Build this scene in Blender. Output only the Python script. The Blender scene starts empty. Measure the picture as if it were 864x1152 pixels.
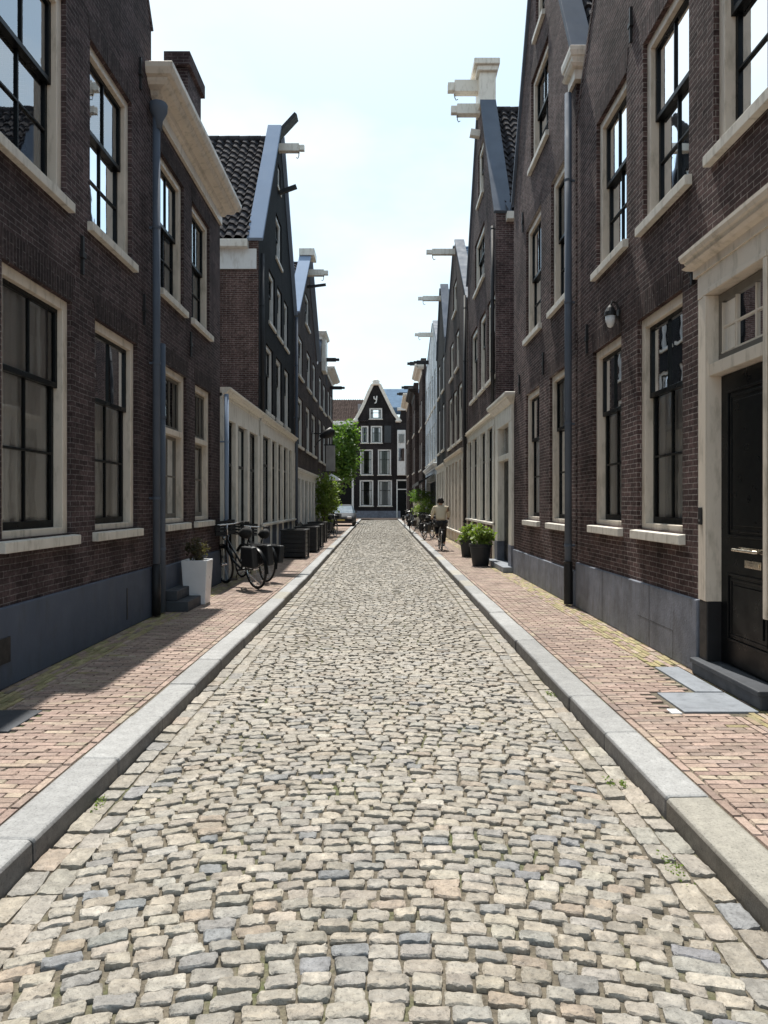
import bpy, bmesh, math, random
import numpy as np
from mathutils import Vector, Matrix, geometry
R = math.radians
scene = bpy.context.scene
C = scene.collection
rnd = random.Random(7)
rng = np.random.default_rng(11)

# ------------------------------------------------------------------ camera, world, sun
cam_d = bpy.data.cameras.new('camera'); cam = bpy.data.objects.new('camera', cam_d); C.objects.link(cam)
cam.location = (0, 0, 1.6); cam.rotation_euler = (R(90), 0, 0)
cam_d.sensor_fit = 'VERTICAL'; cam_d.sensor_height = 24; cam_d.lens = 24*800/1152
cam_d.shift_y = -10/1152; cam_d.clip_end = 3000; cam_d.clip_start = 0.05
scene.camera = cam
SUN = Vector((-0.066, 0.50, 1.0)).normalized()
w = bpy.data.worlds.new('World'); scene.world = w; w.use_nodes = True
nt = w.node_tree; nt.nodes.clear()
wo = nt.nodes.new('ShaderNodeOutputWorld'); bg = nt.nodes.new('ShaderNodeBackground'); bg.inputs[1].default_value = 0.15
sky = nt.nodes.new('ShaderNodeTexSky'); sky.sky_type = 'NISHITA'; sky.sun_disc = False
sky.sun_elevation = math.asin(SUN.z); sky.sun_rotation = math.atan2(SUN.x, SUN.y)
sky.air_density = 1.0; sky.dust_density = 1.6; sky.ozone_density = 1.0
tc = nt.nodes.new('ShaderNodeTexCoord'); mp = nt.nodes.new('ShaderNodeMapping'); mp.inputs['Scale'].default_value = (1.0, 1.0, 2.2)
mp.inputs['Location'].default_value = (0.35, 0.1, 0.4)
nz = nt.nodes.new('ShaderNodeTexNoise'); nz.inputs['Scale'].default_value = 1.9; nz.inputs['Detail'].default_value = 7; nz.inputs['Roughness'].default_value = 0.52
cr = nt.nodes.new('ShaderNodeValToRGB'); cr.color_ramp.elements[0].position = 0.46; cr.color_ramp.elements[0].color = (0.22,)*3+(1,)
cr.color_ramp.elements[1].position = 0.62; cr.color_ramp.elements[1].color = (0.9,)*3+(1,)
mx = nt.nodes.new('ShaderNodeMix'); mx.data_type = 'RGBA'; mx.inputs[7].default_value = (5.0, 5.5, 5.75, 1)
nt.links.new(tc.outputs['Generated'], mp.inputs[0]); nt.links.new(mp.outputs[0], nz.inputs[0]); nt.links.new(nz.outputs[0], cr.inputs[0])
nt.links.new(cr.outputs[0], mx.inputs[0]); hs = nt.nodes.new('ShaderNodeMix'); hs.data_type = 'RGBA'; hs.blend_type = 'MULTIPLY'; hs.inputs[0].default_value = 1; hs.inputs[7].default_value = (0.98, 1.1, 0.98, 1); nt.links.new(sky.outputs[0], hs.inputs[6]); nt.links.new(hs.outputs[2], mx.inputs[6]); nt.links.new(mx.outputs[2], bg.inputs[0]); nt.links.new(bg.outputs[0], wo.inputs[0])
sl = bpy.data.lights.new('sun', 'SUN'); sl.energy = 4.7; sl.angle = R(0.53); sl.color = (1, 0.955, 0.88)
so = bpy.data.objects.new('sun', sl); C.objects.link(so); so.rotation_euler = SUN.to_track_quat('Z', 'Y').to_euler()
vs = scene.view_settings; vs.view_transform = 'Standard'; vs.look = 'None'; vs.gamma = 1; vs.exposure = 0.47; vs.use_curve_mapping = False
scene.cycles.use_denoising = True
scene.cycles.max_bounces = 7; scene.cycles.transparent_max_bounces = 12; scene.cycles.caustics_reflective = False; scene.cycles.caustics_refractive = False

# ------------------------------------------------------------------ materials
class NT:
    def __init__(s, name):
        s.m = bpy.data.materials.new(name); s.m.use_nodes = True; s.t = s.m.node_tree; s.t.nodes.clear()
        s.out = s.n('OutputMaterial'); s.b = s.n('BsdfPrincipled'); s.l(s.b.outputs[0], s.out.inputs[0])
    def n(s, k, **kw):
        o = s.t.nodes.new('ShaderNode'+k)
        for a, v in kw.items(): setattr(o, a, v)
        return o
    def l(s, a, b): s.t.links.new(a, b)
    def noise(s, vec, scale, detail=4, rough=0.55):
        o = s.n('TexNoise'); o.inputs['Scale'].default_value = scale; o.inputs['Detail'].default_value = detail; o.inputs['Roughness'].default_value = rough
        s.l(vec, o.inputs['Vector']); return o.outputs[0]
    def ramp(s, fac, stops):
        o = s.n('ValToRGB'); e = o.color_ramp.elements
        while len(e) < len(stops): e.new(0.5)
        for i, (p, c) in enumerate(stops):
            e[i].position = p; e[i].color = (c[0], c[1], c[2], 1) if hasattr(c, '__len__') else (c, c, c, 1)
        s.l(fac, o.inputs[0]); return o.outputs[0]
    def mix(s, fac, a, b, mode='MIX'):
        o = s.n('Mix', data_type='RGBA', blend_type=mode)
        for k, v in ((0, fac), (6, a), (7, b)):
            if hasattr(v, 'is_output') or hasattr(v, 'links'): s.l(v, o.inputs[k])
            elif k == 0: o.inputs[0].default_value = v
            else: o.inputs[k].default_value = (v[0], v[1], v[2], 1)
        return o.outputs[2]
    def math(s, op, a, b=0.0):
        o = s.n('Math', operation=op)
        for k, v in ((0, a), (1, b)):
            if hasattr(v, 'links'): s.l(v, o.inputs[k])
            else: o.inputs[k].default_value = v
        return o.outputs[0]
    def bump(s, h, strength, dist):
        o = s.n('Bump'); o.inputs['Strength'].default_value = strength; o.inputs['Distance'].default_value = dist
        s.l(h, o.inputs['Height']); s.l(o.outputs[0], s.b.inputs['Normal'])
    def pos(s): return s.n('NewGeometry').outputs['Position']

MATS = {}
def brick_mat(name, c1, c2, mortar, soldier=False, scale=1.0, bump=0.7, stain=(0.55, 1.25)):
    if name in MATS: return MATS[name]
    t = NT(name); p = t.pos(); sx = t.n('SeparateXYZ'); t.l(p, sx.inputs[0])
    u = t.math('ADD', sx.outputs[0], sx.outputs[1]); z = sx.outputs[2]
    # slight waviness so courses are not ruler straight
    wv = t.noise(p, 1.3, 2); wz = t.math('MULTIPLY', t.math('SUBTRACT', wv, 0.5), 0.02); z = t.math('ADD', z, wz)
    cb = t.n('CombineXYZ')
    if soldier: t.l(z, cb.inputs[0]); t.l(u, cb.inputs[1])
    else: t.l(u, cb.inputs[0]); t.l(z, cb.inputs[1])
    b = t.n('TexBrick'); b.offset = 0.5; b.inputs['Scale'].default_value = scale
    b.inputs['Brick Width'].default_value = 0.30 if soldier else 0.205; b.inputs['Row Height'].default_value = 0.056
    b.inputs['Mortar Size'].default_value = 0.0045; b.inputs['Mortar Smooth'].default_value = 0.35; b.inputs['Bias'].default_value = -0.1
    b.inputs['Color1'].default_value = (*c1, 1); b.inputs['Color2'].default_value = (*c2, 1); b.inputs['Mortar'].default_value = (*mortar, 1)
    t.l(cb.outputs[0], b.inputs['Vector'])
    big = t.ramp(t.noise(p, 0.7, 6, 0.6), [(0.3, stain[0]), (0.7, stain[1])])
    fine = t.ramp(t.noise(p, 26, 4, 0.75), [(0.3, 0.45), (0.72, 1.6)])
    mid = t.ramp(t.noise(p, 5.5, 3, 0.6), [(0.3, 0.8), (0.7, 1.2)])
    mp_ = t.n('Mapping'); mp_.inputs['Scale'].default_value = (3.2, 3.2, 0.35); t.l(p, mp_.inputs[0]); stk = t.ramp(t.noise(mp_.outputs[0], 1.0, 5, 0.6), [(0.32, 0.72), (0.6, 1.1)])
    col = t.mix(1.0, b.outputs[0], big, 'MULTIPLY'); col = t.mix(1.0, col, stk, 'MULTIPLY'); col = t.mix(1.0, col, fine, 'MULTIPLY'); col = t.mix(1.0, col, mid, 'MULTIPLY')
    t.l(col, t.b.inputs['Base Color']); t.b.inputs['Roughness'].default_value = 0.85; t.b.inputs['Specular IOR Level'].default_value = 0.12
    h = t.math('SUBTRACT', t.math('MULTIPLY', t.noise(p, 30, 3, 0.6), 0.5), b.outputs[1])
    t.bump(h, bump, 0.009)
    MATS[name] = t.m; return t.m
def plain(name, col, rough=0.5, vary=0.12, scale=3.0, bump=0.0, metal=0.0, dirt=None, spec=0.3, bscale=40):
    if name in MATS: return MATS[name]
    t = NT(name); p = t.pos()
    f = t.ramp(t.noise(p, scale, 5, 0.6), [(0.3, 1-vary), (0.7, 1+vary)])
    c = t.mix(1.0, col, f, 'MULTIPLY')
    if dirt:
        mp_ = t.n('Mapping'); mp_.inputs['Scale'].default_value = (2.5, 2.5, 0.7); t.l(p, mp_.inputs[0])
        d = t.ramp(t.noise(mp_.outputs[0], 4, 7, 0.65), [(0.50, 0.0), (0.72, 1.0)])
        c = t.mix(t.math('MULTIPLY', d, 0.75), c, dirt)
    t.l(c, t.b.inputs['Base Color'])
    r = t.ramp(t.noise(p, scale*2.3, 3), [(0.3, max(0.02, rough-0.1)), (0.7, min(1, rough+0.1))]); t.l(r, t.b.inputs['Roughness'])
    t.b.inputs['Metallic'].default_value = metal; t.b.inputs['Specular IOR Level'].default_value = spec
    if bump: t.bump(t.noise(p, bscale, 4, 0.6), bump, 0.006)
    MATS[name] = t.m; return t.m
def attr_mat(name, rough, bump, bscale, spec=0.5, vary=0.22, moss=0.0, lo=0.45):
    t = NT(name); p = t.pos(); a = t.n('Attribute', attribute_name='tint')
    f = t.ramp(t.noise(p, bscale*0.55, 5, 0.65), [(0.28, 1-vary), (0.72, 1+vary)])
    f2 = t.ramp(t.noise(p, 13, 5, 0.7), [(0.3, 0.8), (0.7, 1.17)])
    big = t.ramp(t.noise(p, 0.9, 4, 0.6), [(0.3, 0.86), (0.7, 1.1)])
    c = t.mix(1.0, a.outputs[0], f, 'MULTIPLY'); c = t.mix(1.0, c, f2, 'MULTIPLY'); c = t.mix(1.0, c, big, 'MULTIPLY')
    pits = t.ramp(t.noise(p, 70, 5, 0.75), [(0.33, lo), (0.46, 1.0)]); c = t.mix(1.0, c, pits, 'MULTIPLY')
    t.l(c, t.b.inputs['Base Color'])
    r = t.ramp(t.noise(p, 14, 3), [(0.3, rough-0.12), (0.7, rough+0.14)]); t.l(r, t.b.inputs['Roughness']); t.b.inputs['Specular IOR Level'].default_value = spec
    h = t.math('ADD', t.noise(p, bscale, 6, 0.65), t.math('MULTIPLY', t.noise(p, bscale*0.3, 3), 0.8)); t.bump(h, bump, 0.01)
    return t.m
M_sett = attr_mat('granite setts', 0.5, 1.0, 40, vary=0.36, spec=0.45)
M_clinker = attr_mat('clinker paving', 0.75, 0.5, 60, vary=0.2, spec=0.3)
M_kerb = attr_mat('kerb granite', 0.6, 0.35, 110, vary=0.16)
def soil_mat():
    t = NT('joint sand'); p = t.pos()
    c = t.ramp(t.noise(p, 1.6, 6, 0.7), [(0.36, (0.10, 0.085, 0.062)), (0.52, (0.15, 0.128, 0.095)), (0.66, (0.085, 0.10, 0.035))])
    c = t.mix(1.0, c, t.ramp(t.noise(p, 60, 4), [(0.3, 0.6), (0.7, 1.3)]), 'MULTIPLY')
    t.l(c, t.b.inputs['Base Color']); t.b.inputs['Roughness'].default_value = 0.95; t.bump(t.noise(p, 90, 4), 0.8, 0.01); return t.m
M_soil = soil_mat()
def glass_mat(name, ior, tint=(1, 1, 1)):
    t = NT(name); t.t.nodes.remove(t.b)
    fr = t.n('Fresnel'); fr.inputs[0].default_value = ior
    tr = t.n('BsdfTransparent'); tr.inputs[0].default_value = (0.97*tint[0], 0.98*tint[1], 0.98*tint[2], 1)
    gl = t.n('BsdfGlossy'); gl.inputs[0].default_value = (0.95, 0.97, 1, 1); gl.inputs[1].default_value = 0.015
    bp = t.n('Bump'); bp.inputs['Strength'].default_value = 0.045; bp.inputs['Distance'].default_value = 0.02
    t.l(t.noise(t.pos(), 2.4, 2), bp.inputs['Height']); t.l(bp.outputs[0], gl.inputs['Normal'])
    mxs = t.n('MixShader'); t.l(fr.outputs[0], mxs.inputs[0]); t.l(tr.outputs[0], mxs.inputs[1]); t.l(gl.outputs[0], mxs.inputs[2]); t.l(mxs.outputs[0], t.out.inputs[0])
    return t.m
M_glass = glass_mat('window glass', 1.5)
M_glass_sky = glass_mat('old window glass', 5.0)
def leaf_mat(name, c1, c2):
    t = NT(name); p = t.pos()
    c = t.mix(t.noise(p, 6, 3), c1, c2); t.l(c, t.b.inputs['Base Color']); t.b.inputs['Roughness'].default_value = 0.5
    tl = t.n('BsdfTranslucent'); t.l(t.mix(1.0, c, (1.6, 1.7, 0.7), 'MULTIPLY'), tl.inputs[0])
    ms = t.n('MixShader'); ms.inputs[0].default_value = 0.4; t.l(t.b.outputs[0], ms.inputs[1]); t.l(tl.outputs[0], ms.inputs[2]); t.l(ms.outputs[0], t.out.inputs[0]); return t.m
M_leaf = leaf_mat('leaves', (0.05, 0.12, 0.02), (0.14, 0.22, 0.05))
M_leaf2 = leaf_mat('light leaves', (0.10, 0.17, 0.03), (0.22, 0.28, 0.07))
M_leafdry = leaf_mat('dry leaves', (0.05, 0.045, 0.03), (0.09, 0.08, 0.05))
BR_L1 = brick_mat('dark purple brick', (0.056, 0.040, 0.042), (0.112, 0.080, 0.082), (0.21, 0.19, 0.185), bump=1.0)
BR_L1s = brick_mat('dark purple brick arch', (0.036, 0.026, 0.027), (0.072, 0.052, 0.053), (0.15, 0.135, 0.13), soldier=True)
BR_L3 = brick_mat('brown side brick', (0.075, 0.046, 0.040), (0.12, 0.074, 0.064), (0.24, 0.21, 0.19))
BR_BLK = brick_mat('tarred black brick', (0.011, 0.011, 0.013), (0.016, 0.016, 0.018), (0.013, 0.013, 0.015), bump=0.5)
BR_R = brick_mat('red brown brick', (0.062, 0.041, 0.041), (0.130, 0.086, 0.082), (0.29, 0.26, 0.245), bump=1.0)
BR_Rs = brick_mat('red brown brick arch', (0.052, 0.034, 0.034), (0.10, 0.066, 0.062), (0.21, 0.19, 0.18), soldier=True)
BR_DK = brick_mat('sooty brown brick', (0.045, 0.032, 0.029), (0.075, 0.052, 0.046), (0.12, 0.105, 0.10))
BR_END = brick_mat('weathered black brick', (0.026, 0.023, 0.024), (0.038, 0.033, 0.034), (0.04, 0.037, 0.036), bump=0.5)
BR_WH = brick_mat('pale painted brick', (0.50, 0.56, 0.61), (0.55, 0.60, 0.64), (0.45, 0.50, 0.55), bump=0.35)
CREAM = plain('cream paint', (0.72, 0.645, 0.555), 0.42, 0.06, 2.0, 0.12, dirt=(0.36, 0.32, 0.25))
CREAM2 = plain('light cream paint', (0.77, 0.73, 0.655), 0.42, 0.05, 2.0, 0.12, dirt=(0.42, 0.38, 0.31))
WHITE = plain('white paint', (0.74, 0.74, 0.72), 0.45, 0.05, 2.0, 0.1, dirt=(0.5, 0.48, 0.43))
SILL = plain('painted stone sill', (0.69, 0.655, 0.59), 0.6, 0.08, 5, 0.25, dirt=(0.33, 0.30, 0.25))
BLK = plain('black green gloss paint', (0.006, 0.007, 0.008), 0.35, 0.1, 3, 0.05, spec=0.14)
GREYW = plain('taupe paint', (0.16, 0.145, 0.125), 0.45, 0.08, 3, 0.1)
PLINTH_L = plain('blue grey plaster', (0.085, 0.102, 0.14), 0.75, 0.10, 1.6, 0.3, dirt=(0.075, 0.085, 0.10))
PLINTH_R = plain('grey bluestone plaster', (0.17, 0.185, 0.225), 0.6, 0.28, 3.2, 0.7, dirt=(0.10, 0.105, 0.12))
ZINC = plain('zinc', (0.105, 0.125, 0.16), 0.7, 0.12, 1.5, 0.05, spec=0.15)
ZINC_L = plain('bright zinc', (0.25, 0.31, 0.41), 0.9, 0.04, 1.5, 0.0, spec=0.03)
IRON = plain('black iron', (0.02, 0.02, 0.022), 0.5, 0.2, 6, 0.2)
TILE = plain('glazed black pantile', (0.052, 0.05, 0.055), 0.85, 0.45, 4.5, 0.15, spec=0.03)
REDTILE = plain('brown pantile', (0.085, 0.062, 0.055), 0.85, 0.5, 3.0, 0.2, spec=0.05)
SLATE = plain('blue slate', (0.13, 0.19, 0.27), 0.85, 0.15, 2, 0.1, spec=0.03)
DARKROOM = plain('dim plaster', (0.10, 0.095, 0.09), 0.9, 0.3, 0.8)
CURT = plain('sheer curtain', (0.84, 0.86, 0.88), 0.9, 0.05, 2)
STEP = plain('blue stone', (0.24, 0.26, 0.29), 0.6, 0.15, 4, 0.3, dirt=(0.14, 0.15, 0.17))
DSTEP = plain('dark blue stone', (0.06, 0.065, 0.075), 0.6, 0.2, 4, 0.3)
RUB = plain('tyre rubber', (0.02, 0.02, 0.02), 0.8, 0.1)
CHROME = plain('worn chrome', (0.6, 0.6, 0.6), 0.25, 0.1, 8, metal=1.0)
BRASS = plain('nickel', (0.62, 0.55, 0.45), 0.28, 0.1, 8, metal=1.0)
BARK = plain('bark', (0.12, 0.09, 0.065), 0.9, 0.3, 9, 0.6)
POTW = plain('white glazed pot', (0.72, 0.73, 0.75), 0.35, 0.05, 3)
POTB = plain('black plastic pot', (0.025, 0.027, 0.03), 0.5, 0.1, 3)

# ------------------------------------------------------------------ mesh helpers
class Pl:   # a vertical plane: a along it, z up, d outwards
    def __init__(s, o, a, out): s.o, s.a, s.out = Vector(o), Vector(a), Vector(out)
    def __call__(s, a, z, d=0.0): return s.o + s.a*a + Vector((0, 0, z)) + s.out*d
ID = Pl((0, 0, 0), (1, 0, 0), (0, -1, 0))
class MB:
    def __init__(s): s.v = []; s.f = []
    def add(s, vs_, fs): 
        k = len(s.v); s.v += [tuple(v) for v in vs_]; s.f += [tuple(i+k for i in f) for f in fs]; return s
    def box(s, P, a0, a1, z0, z1, d0, d1):
        v = [P(a, z, d) for d in (d0, d1) for z in (z0, z1) for a in (a0, a1)]
        return s.add(v, [(0, 1, 3, 2), (4, 6, 7, 5), (0, 4, 5, 1), (2, 3, 7, 6), (0, 2, 6, 4), (1, 5, 7, 3)])
    def quad(s, a, b, c, d): return s.add([a, b, c, d], [(0, 1, 2, 3)])
    def bar(s, p, q, wx, wz, up=(0, 0, 1)):     # rectangular bar between points
        p, q = Vector(p), Vector(q); t = (q-p).normalized(); up = Vector(up)
        sd = t.cross(up); sd = sd.normalized() if sd.length > 1e-5 else Vector((1, 0, 0)); u2 = sd.cross(t).normalized()
        v = [e + sd*(i*wx/2) + u2*(j*wz/2) for e in (p, q) for i, j in ((-1, -1), (1, -1), (1, 1), (-1, 1))]
        return s.add(v, [(0, 3, 2, 1), (4, 5, 6, 7), (0, 1, 5, 4), (1, 2, 6, 5), (2, 3, 7, 6), (3, 0, 4, 7)])
    def tube(s, pts, r, n=10, cap=True):
        pts = [Vector(p) for p in pts]; rs = r if isinstance(r, (list, tuple)) else [r]*len(pts); k = len(s.v); ref = None
        for i, p in enumerate(pts):
            t = (pts[min(i+1, len(pts)-1)] - pts[max(i-1, 0)]).normalized()
            if ref is None: ref = t.orthogonal().normalized()
            ref = (ref - t*ref.dot(t)).normalized(); b = t.cross(ref)
            for j in range(n):
                an = 2*math.pi*j/n; s.v.append(tuple(p + (ref*math.cos(an) + b*math.sin(an))*rs[i]))
        for i in range(len(pts)-1):
            for j in range(n):
                a = k+i*n+j; b_ = k+i*n+(j+1) % n; s.f.append((a, b_, b_+n, a+n))
        if cap: s.f.append(tuple(k+j for j in reversed(range(n)))); s.f.append(tuple(k+(len(pts)-1)*n+j for j in range(n)))
        return s
    def lathe(s, prof, c=(0, 0, 0), n=24, sq=0.0):   # prof [(r,z)]
        k = len(s.v)
        for r, z in prof:
            for j in range(n):
                an = 2*math.pi*(j+0.5)/n; ca, sa = math.cos(an), math.sin(an)
                q = 1 + sq*(1/max(abs(ca), abs(sa))-1)
                s.v.append((c[0]+r*ca*q, c[1]+r*sa*q, c[2]+z))
        for i in range(len(prof)-1):
            for j in range(n):
                a = k+i*n+j; b_ = k+i*n+(j+1) % n; s.f.append((a, b_, b_+n, a+n))
        s.f.append(tuple(k+j for j in reversed(range(n)))); s.f.append(tuple(k+(len(prof)-1)*n+j for j in range(n)))
        return s
    def ring(s, c, rad, r, ax, n=28, m=6):
        c = Vector(c); ax = Vector(ax).normalized(); u = ax.orthogonal().normalized(); v = ax.cross(u); k = len(s.v)
        for i in range(n):
            an = 2*math.pi*i/n; e = u*math.cos(an)+v*math.sin(an)
            for j in range(m):
                b = 2*math.pi*j/m; s.v.append(tuple(c + e*(rad + r*math.cos(b)) + ax*(r*math.sin(b))))
        for i in range(n):
            for j in range(m):
                s.f.append((k+i*m+j, k+((i+1) % n)*m+j, k+((i+1) % n)*m+(j+1) % m, k+i*m+(j+1) % m))
        return s
    def build(s, name, mat, parent=None, smooth=False, bevel=0.0, inv=None):
        me = bpy.data.meshes.new(name); me.from_pydata(s.v, [], s.f)
        bm = bmesh.new(); bm.from_mesh(me); bmesh.ops.recalc_face_normals(bm, faces=bm.faces); bm.to_mesh(me); bm.free()
        if smooth: me.polygons.foreach_set('use_smooth', [True]*len(me.polygons))
        me.materials.append(mat)
        o = bpy.data.objects.new(name, me); C.objects.link(o)
        if parent:
            o.parent = parent
            if parent.type == 'EMPTY': o.matrix_parent_inverse = Matrix.Translation(-parent.location)
        if bevel:
            b = o.modifiers.new('bevel', 'BEVEL'); b.width = bevel; b.segments = 2; b.limit_method = 'ANGLE'
        return o
def tag(o, label=None, cat=None, group=None, kind=None):
    if label: o['label'] = label
    if cat: o['category'] = cat
    if group: o['group'] = group
    if kind: o['kind'] = kind
    return o
def empty(name, loc, label, cat, group=None):
    o = bpy.data.objects.new(name, None); o.location = loc; o.empty_display_size = 0.2; C.objects.link(o); return tag(o, label, cat, group)
def copy_tree(o, parent=None):
    c = o.copy(); C.objects.link(c)
    if parent: c.parent = parent
    for ch in list(o.children): copy_tree(ch, c)
    return c
def facade_mesh(P, outline, holes, notches=(), reveal=0.3):
    # outline: list (a,z) starting bottom-left, bottom-right, then over the top; notches cut the bottom edge
    bl, br = outline[0], outline[1]
    pts = [bl]
    for n0, n1, nz_ in sorted(notches): pts += [(n0, bl[1]), (n0, nz_), (n1, nz_), (n1, bl[1])]
    pts += [br] + list(outline[2:])
    loops = [[Vector((a, z, 0)) for a, z in pts]] + [[Vector((a, z, 0)) for a, z in ((h[0], h[2]), (h[1], h[2]), (h[1], h[3]), (h[0], h[3]))] for h in holes]
    flat = [p for L in loops for p in L]; tris = geometry.tessellate_polygon(loops)
    m = MB(); m.add([P(p.x, p.y, 0) for p in flat], tris)
    for h in holes:
        c = [(h[0], h[2]), (h[1], h[2]), (h[1], h[3]), (h[0], h[3])]
        for i in range(4):
            p, q = c[i], c[(i+1) % 4]; m.quad(P(*p, 0), P(*q, 0), P(*q, -reveal), P(*p, -reveal))
    for n0, n1, nz_ in notches:
        m.quad(P(n0, bl[1], 0), P(n0, nz_, 0), P(n0, nz_, -reveal), P(n0, bl[1], -reveal)); m.quad(P(n1, bl[1], 0), P(n1, nz_, 0), P(n1, nz_, -reveal), P(n1, bl[1], -reveal))
        m.quad(P(n0, nz_, 0), P(n1, nz_, 0), P(n1, nz_, -reveal), P(n0, nz_, -reveal))
    return m

def curtain(P, a0, a1, z0, z1, d, parent, amp=0.012):
    m = MB(); n = max(8, int((a1-a0)/0.022)); vs_ = []; ph = rnd.random()*6; fr = 52+rnd.random()*20
    for j, z in enumerate((z0, (z0+z1)/2, z1)):
        for i in range(n+1):
            a = a0+(a1-a0)*i/n; vs_.append(P(a, z, d + amp*math.sin(a*fr+ph+0.25*j) + amp*0.5*math.sin(a*fr*0.37+ph)))
    f = [(j*(n+1)+i, j*(n+1)+i+1, (j+1)*(n+1)+i+1, (j+1)*(n+1)+i) for j in range(2) for i in range(n)]
    return m.add(vs_, f).build('curtain', CURT, parent, smooth=True)

def window(P, H, a0, a1, z0, z1, zm=None, frame=CREAM, sash=BLK, style='sash', curt='sides', glass=None, arch=None, sill=True, fw=0.105, lower_rows=2, sillw=0.07, rv=0.05):
    """sash window: painted surround, upper and lower sash with glazing bars, glass, curtain, sill"""
    glass = glass or M_glass
    fd0, fd1 = -rv-0.16, -rv
    m = MB()
    m.box(P, a0, a0+fw, z0, z1, fd0, fd1); m.box(P, a1-fw, a1, z0, z1, fd0, fd1)
    m.box(P, a0+fw, a1-fw, z1-fw, z1, fd0, fd1); m.box(P, a0+fw, a1-fw, z0, z0+0.07, fd0, fd1)
    ia0, ia1, iz0, iz1 = a0+fw, a1-fw, z0+0.07, z1-fw
    zm = zm if zm else iz0+(iz1-iz0)*0.62
    if style == 'transom': m.box(P, ia0, ia1, zm-0.045, zm+0.045, fd0, fd1+0.012)
    W = m.build('window', frame, H, bevel=0.006)
    s = MB(); st = 0.05; g = MB()
    du, dl = fd1-0.055, fd1-0.095
    lo = (zm-0.025, zm+0.03) if style != 'transom' else (zm-0.045, zm+0.045)
    # upper sash (outer), lower sash (inner)
    def sash_(z0_, z1_, d, cols, rows, rail):
        s.box(P, ia0, ia0+st, z0_, z1_, d-0.04, d); s.box(P, ia1-st, ia1, z0_, z1_, d-0.04, d)
        s.box(P, ia0+st, ia1-st, z0_, z0_+rail, d-0.04, d+0.001); s.box(P, ia0+st, ia1-st, z1_-st, z1_, d-0.04, d+0.001)
        for i in range(1, cols):
            a = ia0+(ia1-ia0)*i/cols; s.box(P, a-0.013, a+0.013, z0_+rail, z1_-st, d-0.035, d-0.003)
        for i in range(1, rows):
            z = z0_+rail+(z1_-st-z0_-rail)*i/rows; s.box(P, ia0+st, ia1-st, z-0.013, z+0.013, d-0.034, d-0.002)
        g.box(P, ia0+st-0.01, ia1-st+0.01, z0_+rail-0.01, z1_-st+0.01, d-0.024, d-0.0235)
    if style in ('sash', 'transom'):
        sash_(lo[0] if style == 'sash' else lo[1], iz1, du, 2, 1, 0.055); sash_(iz0, lo[1] if style == 'sash' else lo[0], dl, 2, lower_rows, 0.075)
    else: # simple far window: two sashes with one bar
        sash_(lo[0], iz1, du, 2 if style == 'far2' else 1, 1, 0.05); sash_(iz0, lo[1], dl, 2 if style == 'far2' else 1, 1, 0.06)
    s.build('sash', sash, W, bevel=0.004 if style in ('sash', 'transom') else 0)
    gm = MB(); 
    # single sheet panes
    k = 0
    while k < len(g.v):
        q = g.v[k:k+8]; gm.add([q[4], q[5], q[7], q[6]], [(0, 1, 2, 3)]); k += 8
    gm.build('glass', glass, W)
    cd = fd0+0.002; wdt = ia1-ia0
    if curt == 'full': curtain(P, ia0-0.05, ia1+0.05, iz0-0.05, iz1+0.1, cd, W)
    elif curt == 'sides':
        curtain(P, ia0-0.05, ia0+wdt*0.24, iz0-0.05, iz1+0.1, cd, W); curtain(P, ia1-wdt*0.24, ia1+0.05, iz0-0.05, iz1+0.1, cd, W)
    elif curt == 'low': curtain(P, ia0-0.05, ia1+0.05, iz0-0.05, iz0+(iz1-iz0)*0.55, cd, W)
    elif curt == 'blind': MB().box(P, ia0-0.04, ia1+0.04, iz0+(iz1-iz0)*0.55, iz1+0.08, cd-0.01, cd).build('blind', WHITE, W)
    if sill:
        b = MB()
        v = [P(a, z, d) for a in (a0-0.07, a1+0.07) for z, d in ((z0-0.115, -0.02), (z0-0.115, sillw), (z0-0.018, sillw), (z0-0.003, fd1-0.02), (z0-0.06, fd1-0.02))]
        b.add(v, [(0, 1, 2, 3, 4), (9, 8, 7, 6, 5)] + [(i, 5+i, 5+(i+1) % 5, (i+1) % 5) for i in range(5)])
        b.build('sill', SILL, W, bevel=0.006)
    if arch:
        ah = 0.27; sp = 0.07
        v = [P(a, z, d) for d in (-0.03, 0.004) for a, z in ((a0-0.0, z1+0.002), (a1+0.0, z1+0.002), (a1+sp, z1+ah), (a0-sp, z1+ah))]
        MB().add(v, [(0, 1, 2, 3), (7, 6, 5, 4), (0, 4, 5, 1), (1, 5, 6, 2), (2, 6, 7, 3), (3, 7, 4, 0)]).build('brick_arch', arch, W)
    return W

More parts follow.
